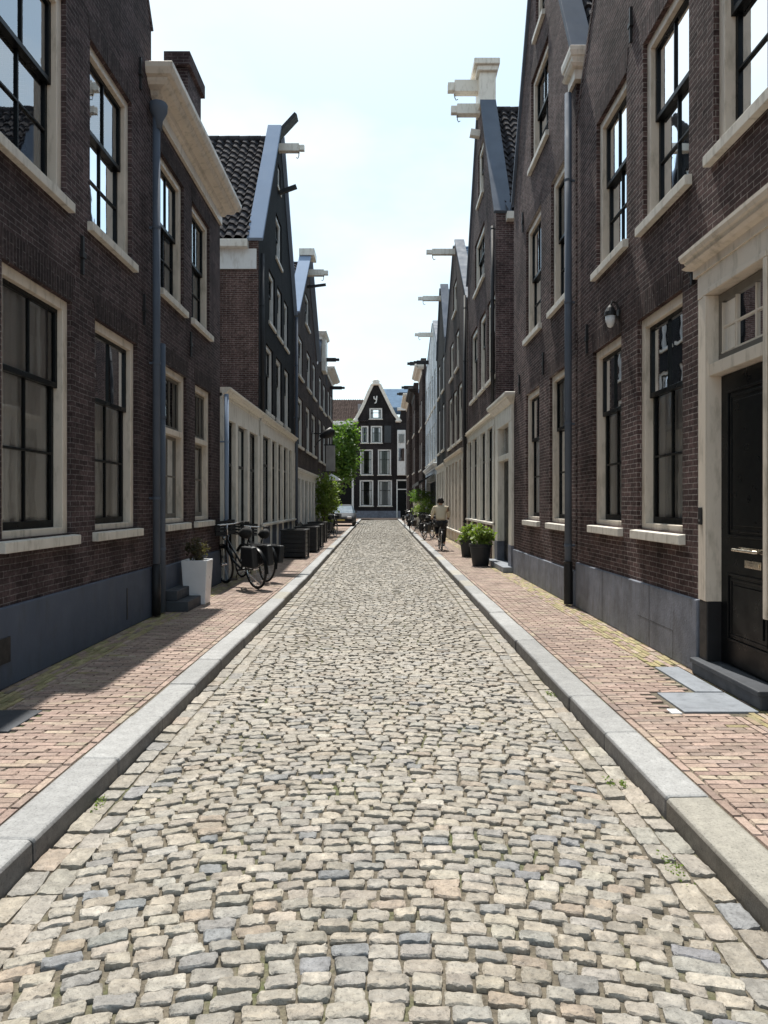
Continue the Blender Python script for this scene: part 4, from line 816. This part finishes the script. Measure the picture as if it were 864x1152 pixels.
def potplant(loc, rad, hgt, label, n, seed, rx=0.36, rz=0.3, mat=M_leaf2, pm=POTB, name='potted_plant'):
    T = empty(name, loc, label, 'potted plant'); x, y, z = loc
    MB().lathe([(rad*0.72, 0), (rad*0.76, 0.02), (rad, hgt*0.86), (rad*1.08, hgt*0.87), (rad*1.1, hgt), (rad*0.98, hgt), (rad*0.94, hgt*0.9)], loc, 28).build('pot', pm, T, smooth=False)
    MB().lathe([(rad*0.93, hgt*0.86), (rad*0.93, hgt*0.92)], loc, 20).build('soil', M_soil, T)
    k = MB(); r = random.Random(seed)
    for i in range(16):
        an = r.random()*6.28; q = r.uniform(0.3, 1)*rx; k.tube([(x, y, hgt*0.9), (x+math.cos(an)*q*0.5, y+math.sin(an)*q*0.5, hgt+rz*0.9), (x+math.cos(an)*q, y+math.sin(an)*q, hgt+rz*r.uniform(0.6, 1.6))], [0.007, 0.005, 0.002], 5)
    k.build('stem', BARK, T); leaves(MB(), (x, y, z+hgt+rz*0.75), rx, rx, rz, n, 0.10, seed, fill=0.2, droop=0.3).build('foliage', mat, T); return T
potplant((2.47, 18.2, 0), 0.27, 0.56, 'round black pot with a spiky green shrub before the cream doorway', 800, 21, rx=0.28, rz=0.27)
potplant((2.5, 21.3, 0), 0.22, 0.5, 'smaller black pot with green plant, behind the round black pot', 600, 22, rx=0.26, rz=0.28)
potplant((2.45, 41.5, 0), 0.4, 0.9, 'bright green shrub in a dark tub under the black awning', 1600, 23, rx=0.7, rz=0.6)
potplant((2.2, 44.5, 0), 0.35, 1.7, 'tall pale pedestal pot with a hanging green plant under the awning', 1200, 24, rx=0.7, rz=0.45, pm=CREAM2, mat=M_leaf)
for i, (x, y, s_, lb) in enumerate(((1.49, 6.35, 0.05, 'tiny weed in the gutter below the right kerb, further one'), (1.35, 3.3, 0.07, 'largest yellow green weed growing between the setts near the right kerb'), (-1.62, 4.05, 0.05, 'small weed in the gutter below the left kerb'), (1.37, 4.35, 0.035, 'small moss tuft between gutter setts'), (1.45, 4.3, 0.03, 'very small weed hugging the right kerb'))):
    o = leaves(MB(), (x, y, kz(x)+0.012), s_*0.6, s_*2.2, 0.010, 80, 0.015, 40+i, fill=0).build('weed', M_leaf2); tag(o, lb, 'weed')
# street lamp on the left wall
P = Pl((-3.3, 0, 0), (0, 1, 0), (1, 0, 0))
SL = empty('street_lamp', tuple(P(33.2, 5.0, 0)), 'black street lamp on a bracket arm from the left house wall', 'street lamp')
MB().tube([P(33.2, 4.2, 0.05), P(33.2, 4.5, 0.25), P(33.2, 4.75, 0.6)], 0.03, 8).tube([P(33.2, 4.85, 0.02), P(33.2, 4.85, 0.45)], 0.03, 8).build('arm', IRON, SL, smooth=True)
MB().tube([P(33.2, 4.70, 0.3), P(33.2, 4.78, 0.55), P(33.2, 4.92, 0.85), P(33.2, 4.9, 1.0)], [0.06, 0.2, 0.24, 0.1], 12).build('lamp_head', IRON, SL, smooth=True)
sg = empty('hanging_sign', tuple(P(39.0, 4.0, 0)), 'blank grey panel sign projecting from the left wall below the street lamp', 'sign')
MB().box(P, 38.92, 39.08, 3.35, 4.75, 0.12, 0.62).build('panel', plain('sign grey', (0.35, 0.33, 0.32), 0.5), sg, bevel=0.02); MB().box(P, 38.97, 39.03, 4.76, 4.82, 0, 0.62).box(P, 38.97, 39.03, 3.28, 3.34, 0, 0.62).build('bracket', IRON, sg)
# parasol
PS = empty('parasol', (-2.85, 38.5, 0), 'small white parasol standing on the terrace before the parked car', 'parasol')
MB().lathe([(0.58, 2.82), (0.56, 2.86), (0.35, 3.02), (0.06, 3.16), (0.02, 3.2)], (-2.85, 38.5, 0), 8).build('canopy', WHITE, PS); MB().tube([(-2.85, 38.5, 0.0), (-2.85, 38.5, 3.0)], 0.025, 8).build('pole', IRON, PS); MB().lathe([(0.25, 0), (0.25, 0.08), (0.05, 0.1)], (-2.85, 38.5, 0), 12).build('base', IRON, PS)
# black slatted planter boxes / crates on the left pavement
BWOOD = plain('black stained wood', (0.022, 0.022, 0.024), 0.42, 0.25, 6, 0.2)
def crate(L, Wd, Hh_, label):
    T = empty('planter_box', (0, 0, 0), label, 'planter box', 'black planter boxes on the left pavement')
    for nm, bx in (('panel', (-Wd/2, Wd/2, -L/2)), ('panel', (-Wd/2, Wd/2, L/2))):
        m = MB(); n_ = int(Hh_/0.13)
        for i in range(n_): m.box(ID, -Wd/2+0.03, Wd/2-0.03, 0.05+i*0.13, 0.05+i*0.13+0.118, -bx[2]-0.012, -bx[2]+0.012)
        m.build('end_panel', BWOOD, T)
    for sx in (-1, 1):
        m = MB()
        for i in range(int(Hh_/0.13)): m.box(ID, sx*(Wd/2-0.015)-0.012, sx*(Wd/2-0.015)+0.012, 0.05+i*0.13, 0.05+i*0.13+0.118, -L/2+0.015, L/2-0.015)
        m.build('side_panel', BWOOD, T)
    for sx in (-1, 1):
        for sy in (-1, 1): MB().box(ID, sx*(Wd/2)-0.03, sx*(Wd/2)+0.03, 0, Hh_, sy*(L/2)-0.03, sy*(L/2)+0.03).build('corner_post', BWOOD, T)
    m = MB()
    for sx in (-1, 1): m.box(ID, sx*(Wd/2)-0.05, sx*(Wd/2)+0.05, Hh_+0.001, Hh_+0.03, -L/2-0.05, L/2+0.05)
    for sy in (-1, 1): m.box(ID, -Wd/2+0.051, Wd/2-0.051, Hh_+0.001, Hh_+0.03, sy*L/2-0.05, sy*L/2+0.05)
    m.build('rim', BWOOD, T, bevel=0.004); MB().box(ID, -Wd/2+0.05, Wd/2-0.05, Hh_-0.14, Hh_-0.1, -L/2+0.03, L/2-0.03).build('soil', M_soil, T); return T
c0 = crate(0.95, 0.66, 0.80, 'low black slatted planter box nearest the parked bicycles'); c0.location = (-2.62, 21.0, 0)
for x, y, lb in ((-2.55, 23.6, 'black slatted planter box, second one behind the bicycles'), (-2.62, 26.2, 'black slatted planter box, third in the line behind the bicycles'), (-2.75, 29.4, 'black slatted planter box next to the terrace bench')):
    c = copy_tree(c0); c.location = (x, y, 0); c['label'] = lb
def bench(loc, rz, label):
    T = empty('bench', (0, 0, 0), label, 'bench'); m = MB()
    for i in range(4): m.box(ID, -0.7, 0.7, 0.42, 0.45, -0.05-i*0.11, 0.04-i*0.11)
    m.build('seat', BWOOD, T); m = MB()
    for i in range(3): m.box(ID, -0.7, 0.7, 0.55+i*0.13, 0.65+i*0.13, 0.09, 0.12)
    m.build('backrest', BWOOD, T)
    for sx in (-0.6, 0.6): MB().box(ID, sx-0.03, sx+0.03, 0, 0.42, -0.38, -0.33).box(ID, sx-0.031, sx+0.031, 0, 0.95, 0.055, 0.09).build('leg', BWOOD, T)
    T.location = loc; T.rotation_euler.z = rz; return T
bench((-3.0, 24.3, 0), R(90), 'black wooden bench against the cream shopfront behind the planter boxes')
bench((-3.0, 31.6, 0), R(90), 'black wooden bench further along the left terrace')

# ------------------------------------------------------------------ bicycle (x forward)
def bike(label, group, basket=True, seatbag=True):
    T = empty('bicycle', (0, 0, 0), label, 'bicycle', group)
    Rw = 0.335; rear = Vector((-0.53, 0, Rw)); fr = Vector((0.56, 0, Rw)); bb = Vector((-0.06, 0, 0.29))
    for c_ in (rear, fr):
        wm = MB(); wm.ring(c_, Rw-0.018, 0.019, (0, 1, 0)); wh = wm.build('wheel', RUB, T, smooth=True)
        rm = MB(); rm.ring(c_, Rw-0.045, 0.009, (0, 1, 0)); rm.tube([c_+Vector((0, -0.05, 0)), c_+Vector((0, 0.05, 0))], 0.02, 8)
        for i in range(16):
            an = 2*math.pi*i/16; rm.tube([c_, c_+Vector((math.cos(an), 0, math.sin(an)))*(Rw-0.045)], 0.0018, 3, cap=False)
        rm.build('rim', CHROME, wh)
        fm = MB(); k = 14; a0, a1 = (R(10), R(190)) if c_ is rear else (R(30), R(165)); vs_ = []
        for i in range(k):
            an = a0+(a1-a0)*i/(k-1)
            for yy in (-0.028, 0.0, 0.028): vs_.append(c_+Vector((math.cos(an)*(Rw+0.02+0.008*(yy == 0)), yy, math.sin(an)*(Rw+0.02+0.008*(yy == 0)))))
        fm.add(vs_, [(i*3+j, i*3+j+1, i*3+j+4, i*3+j+3) for i in range(k-1) for j in range(2)]); fm.build('mudguard', BLK, T, smooth=True)
    hd0 = Vector((0.36, 0, 0.84)); hd1 = Vector((0.42, 0, 0.62)); seat = Vector((-0.22, 0, 0.80)); m = MB()
    m.tube([hd0, hd1], 0.02, 8); m.tube([bb, seat], 0.017, 8); m.tube([hd1, (0.2, 0, 0.42), bb], 0.02, 8); m.tube([hd0+Vector((0.01, 0, -0.06)), (0.12, 0, 0.55), bb+Vector((0, 0, 0.1))], 0.016, 8)
    for sy in (-1, 1):
        m.tube([bb, rear+Vector((0, sy*0.06, 0))], 0.011, 6); m.tube([seat-Vector((0, 0, 0.1)), rear+Vector((0, sy*0.06, 0))], 0.009, 6); m.tube([hd1, fr+Vector((0, sy*0.05, 0.34)), fr+Vector((0, sy*0.05, 0))], 0.012, 6)
    m.build('frame', plain('black bicycle paint', (0.015, 0.016, 0.018), 0.3), T, smooth=True)
    m = MB(); m.tube([hd0, hd0+Vector((-0.03, 0, 0.2))], 0.013, 8); m.tube([(0.10, -0.28, 1.05), (0.26, -0.27, 1.06), (0.34, -0.12, 1.04), (0.34, 0.12, 1.04), (0.26, 0.27, 1.06), (0.10, 0.28, 1.05)], 0.012, 8); hb = m.build('handlebar', CHROME, T, smooth=True)
    MB().tube([(0.08, -0.28, 1.05), (0.19, -0.275, 1.055)], 0.018, 8).build('grip', RUB, hb); MB().tube([(0.08, 0.28, 1.05), (0.19, 0.275, 1.055)], 0.018, 8).build('grip', RUB, hb)
    m = MB(); m.tube([(-0.40, 0, 0.90), (-0.34, 0, 0.92), (-0.22, 0, 0.905), (-0.10, 0, 0.90), (-0.04, 0, 0.89)], [0.05, 0.10, 0.085, 0.035, 0.015], 10); m.tube([seat, (-0.24, 0, 0.89)], 0.013, 8); o = m.build('saddle', RUB, T, smooth=True)
    m = MB()
    for q in (-0.07, 0, 0.07): m.tube([(-0.22, q, 0.73), (-0.82, q, 0.73)], 0.006, 6)
    for x_ in (-0.3, -0.55, -0.8): m.tube([(x_, -0.07, 0.73), (x_, 0.07, 0.73)], 0.006, 6)
    for q in (-1, 1): m.tube([(-0.7, q*0.07, 0.73), rear+Vector((0, q*0.06, 0))], 0.006, 6)
    m.build('carrier', IRON, T)
    m = MB(); m.tube([(-0.06, -0.07, 0.29), (-0.06, 0.07, 0.29)], 0.02, 8); m.tube([(-0.06, 0.07, 0.29), (0.02, 0.075, 0.14)], 0.009, 6); m.tube([(-0.06, -0.07, 0.29), (-0.14, -0.075, 0.44)], 0.009, 6); m.box(ID, -0.02, 0.07, 0.12, 0.145, -0.18, -0.07); m.box(ID, -0.19, -0.10, 0.43, 0.455, 0.07, 0.18); m.build('crank', IRON, T)
    MB().tube([(-0.08, -0.04, 0.27), (-0.2, -0.25, 0.01)], 0.009, 6).build('kickstand', CHROME, T)
    MB().lathe([(0.03, -0.03), (0.045, 0.0), (0.04, 0.03)], (0.46, 0, 0.80), 10).build('headlight', CHROME, T)
    if basket:
        m = MB(); b0 = (0.42, 0.80, 0.96, 1.24)
        for z in (0.88, 0.94, 1.0, 1.06): m.box(ID, 0.40, 0.78, z, z+0.045, -0.19, -0.18).box(ID, 0.40, 0.78, z, z+0.045, 0.18, 0.19).box(ID, 0.775, 0.785, z, z+0.045, -0.179, 0.179).box(ID, 0.40, 0.41, z, z+0.045, -0.179, 0.179)
        m.box(ID, 0.40, 0.78, 0.86, 0.875, -0.19, 0.19); m.build('basket', POTB, T)
    if seatbag:
        for q in (-1, 1): MB().box(ID, -0.80, -0.42, 0.38, 0.72, q*0.09, q*0.2).build('pannier', POTB, T, bevel=0.03)
    return T
b1 = bike('black bicycle with plastic crate over its front wheel, leaning nearest the white planter', 'bicycles parked on the left pavement')
def place(T, x, y, rz, lean=0, s=1.0): T.location = (x, y, 0); T.rotation_euler = (R(lean), 0, rz); T.scale = (s, s, s)
b2 = copy_tree(b1); b2['label'] = 'second black bicycle, behind the bicycle nearest the white planter'
place(b1, -2.75, 13.7, math.atan2(0.95, -0.8), -5, 1.14); place(b2, -2.72, 14.85, math.atan2(0.95, -0.7), 5, 1.06)
b3 = copy_tree(b1); b3['label'] = 'black bicycle parked near the terrace bush, beyond the planter boxes'; place(b3, -2.45, 33.0, R(75), 3)
for i, (x, y, rz, lb) in enumerate(((1.95, 31.5, R(70), 'black bicycle parked just ahead of the cyclist'), (2.05, 33.3, R(110), 'black bicycle parked at an angle, second ahead of the cyclist'), (1.75, 38.0, R(60), 'black bicycle leaning beside the tub under the awning'), (1.6, 50.0, R(75), 'black bicycle parked furthest along the right pavement'), (2.0, 52.5, R(100), 'black bicycle standing by the dark houses beyond the awning'))):
    b = copy_tree(b1); b['label'] = lb; b['group'] = 'bicycles parked on the right pavement'; place(b, x, y, rz, 4)

# ------------------------------------------------------------------ cyclist
SKIN = plain('skin', (0.45, 0.28, 0.2), 0.5, 0.04); JACK = plain('cream jacket', (0.66, 0.58, 0.44), 0.85, 0.06, 12, 0.3, bscale=14); TROU = plain('black trousers', (0.02, 0.021, 0.025), 0.8, 0.1, 8, 0.2); HAIR = plain('dark hair', (0.02, 0.015, 0.012), 0.6, 0.2, 30, 0.3); SHOE = plain('black shoes', (0.02, 0.02, 0.02), 0.5)
def skin(name, verts, edges, radii, mat, parent, sub=2):
    me = bpy.data.meshes.new(name); me.from_pydata(verts, edges, []); o = bpy.data.objects.new(name, me); C.objects.link(o); o.parent = parent
    sm = o.modifiers.new('skin', 'SKIN'); lay = me.skin_vertices[0] if me.skin_vertices else None
    if lay is None:
        bm = bmesh.new(); bm.from_mesh(me); bm.verts.layers.skin.verify(); bm.to_mesh(me); bm.free(); lay = me.skin_vertices[0]
    for i, r_ in enumerate(radii): lay.data[i].radius = (r_ if isinstance(r_, tuple) else (r_, r_))
    lay.data[0].use_root = True
    ss = o.modifiers.new('sub', 'SUBSURF'); ss.levels = sub; ss.render_levels = sub; me.materials.append(mat); sm.use_smooth_shade = True; return o
PB = bike('black city bicycle ridden by the person in the cream jacket', '', basket=False, seatbag=False); PX, PY = 1.93, 24.3
if 'group' in PB: del PB['group']
PB.location = (PX, PY, 0); PB.rotation_euler = (0, 0, R(90))
PE = empty('person', (0, 0, 0), 'person in a cream jacket and black trousers riding a bicycle away along the right pavement', 'person')
# x forward in bike space -> built in local space then rotated by parent
pel = (-0.22, 0, 0.98); J = dict(
    pel=(-0.22, 0, 0.99), wa=(-0.17, 0, 1.13), ch=(-0.09, 0, 1.32), nk=(-0.03, 0, 1.50), hd=(0.01, 0, 1.60), ht=(0.03, 0, 1.72))
body_v = [J['pel'], J['wa'], J['ch'], (-0.05, 0, 1.43), J['nk'], (0.0, 0, 1.57), (0.01, 0, 1.66), (0.0, 0, 1.74)]
body_e = [(i, i+1) for i in range(7)]; body_r = [(0.15, 0.12), (0.14, 0.11), (0.17, 0.12), (0.13, 0.09), 0.055, 0.07, 0.088, 0.06]
for sy in (1, -1):
    k = len(body_v); knee = (0.19, sy*0.12, 0.80) if sy > 0 else (0.12, sy*0.12, 0.62); ank = (-0.10, sy*0.12, 0.50) if sy > 0 else (0.02, sy*0.12, 0.20)
    if sy < 0: knee = (0.10, sy*0.13, 0.64)
    body_v += [(-0.20, sy*0.10, 0.93), knee, ank, (ank[0]+0.15, sy*0.13, ank[2]-0.045)]; body_e += [(0, k), (k, k+1), (k+1, k+2), (k+2, k+3)]; body_r += [0.105, 0.068, 0.042, 0.035]
    k = len(body_v); body_v += [(-0.06, sy*0.20, 1.44), (-0.02, sy*0.27, 1.21), (0.14, sy*0.27, 1.10)]; body_e += [(3, k), (k, k+1), (k+1, k+2)]; body_r += [0.06, 0.045, 0.034]
    # hand: palm, thumb and fingers closing on the grip
    k2 = len(body_v); body_v += [(0.19, sy*0.275, 1.095)]; body_e += [(k2-1, k2)]; body_r += [(0.034, 0.022)]
    for f in range(4):
        k3 = len(body_v); yy = sy*(0.252+f*0.018); body_v += [(0.235, yy, 1.09), (0.25, yy, 1.06), (0.228, yy, 1.035-0.003*abs(f-1))]; body_e += [(k2, k3), (k3, k3+1), (k3+1, k3+2)]; body_r += [0.010, 0.009, 0.008]
    k3 = len(body_v); body_v += [(0.20, sy*0.235, 1.075), (0.205, sy*0.232, 1.045)]; body_e += [(k2, k3), (k3, k3+1)]; body_r += [0.011, 0.009]
person = skin('body', body_v, body_e, body_r, SKIN, PE)
jv = [(-0.23, 0, 0.97), J['wa'], J['ch'], (-0.06, 0, 1.44), (-0.03, 0, 1.50)]; je = [(0, 1), (1, 2), (2, 3), (3, 4)]; jr = [(0.19, 0.155), (0.185, 0.15), (0.205, 0.155), (0.17, 0.12), (0.075, 0.075)]
for sy in (1, -1): k = len(jv); jv += [(-0.06, sy*0.205, 1.43), (-0.03, sy*0.285, 1.21), (0.11, sy*0.28, 1.115)]; je += [(3, k), (k, k+1), (k+1, k+2)]; jr += [0.085, 0.068, 0.05]
skin('jacket', jv, je, jr, JACK, PE)
tv = [(-0.21, 0, 1.0)]; te = []; trr = [(0.175, 0.14)]
for sy in (1, -1):
    k = len(tv); knee = (0.19, sy*0.12, 0.80) if sy > 0 else (0.10, sy*0.13, 0.64); ank = (-0.09, sy*0.12, 0.53) if sy > 0 else (0.03, sy*0.12, 0.24)
    tv += [(-0.20, sy*0.10, 0.93), knee, ank]; te += [(0, k), (k, k+1), (k+1, k+2)]; trr += [0.125, 0.088, 0.06]
skin('trousers', tv, te, trr, TROU, PE)
for sy in (1, -1):
    ank = (-0.10, sy*0.12, 0.50) if sy > 0 else (0.02, sy*0.12, 0.20)
    skin('shoe', [(ank[0]-0.03, ank[1], ank[2]-0.03), (ank[0]+0.06, ank[1], ank[2]-0.045), (ank[0]+0.17, ank[1], ank[2]-0.055)], [(0, 1), (1, 2)], [(0.045, 0.045), (0.045, 0.04), (0.038, 0.026)], SHOE, PE)
m = MB()
for i in range(900):
    th = rnd.random()*6.28; ph = math.acos(rnd.uniform(-0.35, 1)); d = Vector((math.cos(th)*math.sin(ph), math.sin(th)*math.sin(ph), math.cos(ph)))
    if d.x > 0.55 and d.z < 0.5: continue
    p = Vector((0.0, 0, 1.68))+Vector((d.x*0.098, d.y*0.09, d.z*0.112)); t_ = Vector((-0.3*d.x, rnd.gauss(0, .4), -1)).normalized(); s_ = d.cross(t_).normalized()*0.012
    m.add([p-s_, p+s_, p+s_+t_*0.05+d*0.012, p-s_+t_*0.05+d*0.012], [(0, 1, 2, 3)])
m.lathe([(0.05, -0.075), (0.088, -0.02), (0.094, 0.03), (0.07, 0.085), (0.02, 0.108)], (-0.015, 0, 1.68), 18); m.build('hair', HAIR, PE)
f = MB(); f.lathe([(0.004, -0.005), (0.011, 0), (0.004, 0.006)], (0.085, 0.032, 1.665), 8); f.lathe([(0.004, -0.005), (0.011, 0), (0.004, 0.006)], (0.085, -0.032, 1.665), 8); f.tube([(0.09, 0, 1.665), (0.112, 0, 1.635), (0.088, 0, 1.628)], [0.008, 0.012, 0.01], 6); f.tube([(0.082, -0.024, 1.60), (0.09, 0, 1.598), (0.082, 0.024, 1.60)], 0.006, 6); f.build('face', SKIN, PE)
PE.location = (PX, PY, 0); PE.rotation_euler = (0, 0, R(90))

# ------------------------------------------------------------------ parked car facing the camera
def car(loc, label):
    T = empty('parked_car', loc, label, 'car'); x0, y0, z0 = loc
    body = plain('dark silver car paint', (0.07, 0.075, 0.085), 0.7, 0.03, spec=0.1); tint = plain('car glass', (0.12, 0.17, 0.22), 0.6, 0.02, spec=0.1)
    # sections along length: (y from front, half width, z sill, z belt)
    sec = [(0.0, 0.70, 0.32, 0.56), (0.12, 0.82, 0.24, 0.68), (0.6, 0.88, 0.2, 0.80), (1.15, 0.9, 0.2, 0.90), (2.2, 0.9, 0.2, 0.93), (3.4, 0.9, 0.2, 0.95), (4.1, 0.86, 0.24, 0.92), (4.3, 0.76, 0.34, 0.80)]
    m = MB(); k = 12; vs_ = []
    for yy, hw, zs, zb in sec:
        pr = [(-hw*0.9, zs), (-hw, zs+0.1), (-hw, zb-0.22), (-hw*0.96, zb-0.06), (-hw*0.85, zb), (-hw*0.4, zb+0.03), (hw*0.4, zb+0.03), (hw*0.85, zb), (hw*0.96, zb-0.06), (hw, zb-0.22), (hw, zs+0.1), (hw*0.9, zs)]
        vs_ += [(x0+a, y0+yy, z0+z) for a, z in pr]
    fs = [(i*k+j, i*k+(j+1) % k, (i+1)*k+(j+1) % k, (i+1)*k+j) for i in range(len(sec)-1) for j in range(k)]+[tuple(range(k)), tuple(range((len(sec)-1)*k, len(sec)*k))]
    m.add(vs_, fs); b = m.build('body', body, T, smooth=True)
    cab = [(1.05, 0.78, 0.90), (1.85, 0.62, 1.42), (3.0, 0.62, 1.45), (4.0, 0.74, 0.95)]; vs_ = []
    for yy, hw, zt in cab: vs_ += [(x0-hw, y0+yy, z0+zt), (x0+hw, y0+yy, z0+zt)]
    vs_ += [(x0-0.86, y0+1.9, z0+0.9), (x0+0.86, y0+1.9, z0+0.9), (x0-0.86, y0+3.1, z0+0.9), (x0+0.86, y0+3.1, z0+0.9)]
    MB().add(vs_, [(0, 1, 3, 2), (4, 5, 7, 6), (0, 2, 8), (2, 4, 10, 8), (4, 6, 10), (1, 9, 3), (3, 9, 11, 5), (5, 11, 7)]).build('windscreen', tint, T)
    MB().add([(x0-0.63, y0+1.83, z0+1.425), (x0+0.63, y0+1.83, z0+1.425), (x0+0.63, y0+3.05, z0+1.455), (x0-0.63, y0+3.05, z0+1.455), (x0-0.5, y0+1.95, z0+1.47), (x0+0.5, y0+1.95, z0+1.47), (x0+0.5, y0+2.9, z0+1.5), (x0-0.5, y0+2.9, z0+1.5)], [(0, 1, 5, 4), (1, 2, 6, 5), (2, 3, 7, 6), (3, 0, 4, 7), (4, 5, 6, 7)]).build('roof', body, T)
    for sx in (-1, 1):
        MB().box(ID, x0+sx*0.56-0.15, x0+sx*0.56+0.15, z0+0.55, z0+0.68, -y0-0.12, -y0+0.03).build('headlight', POTW, T, bevel=0.03)
        MB().box(ID, x0+sx*0.98-0.08, x0+sx*0.98+0.08, z0+0.92, z0+1.04, -y0-1.5, -y0-1.4).build('mirror', body, T, bevel=0.02)
        for yy in (0.85, 3.45):
            wm = MB(); wm.ring((x0+sx*0.8, y0+yy, z0+0.31), 0.22, 0.09, (1, 0, 0), 20, 8); wh = wm.build('wheel', RUB, T, smooth=True); MB().tube([(x0+sx*0.77, y0+yy, z0+0.31), (x0+sx*0.87, y0+yy, z0+0.31)], 0.17, 14).build('rim', CHROME, wh)
    MB().box(ID, x0-0.45, x0+0.45, z0+0.36, z0+0.56, -y0-0.1, -y0+0.02).build('grille', IRON, T, bevel=0.01); MB().box(ID, x0-0.26, x0+0.26, z0+0.38, z0+0.48, -y0+0.02, -y0+0.035).build('number_plate', plain('plate', (0.6, 0.55, 0.2), 0.5), T)
    return T
car((-2.95, 49.0, 0), 'dark silver hatchback car parked facing the camera at the far end of the left pavement')
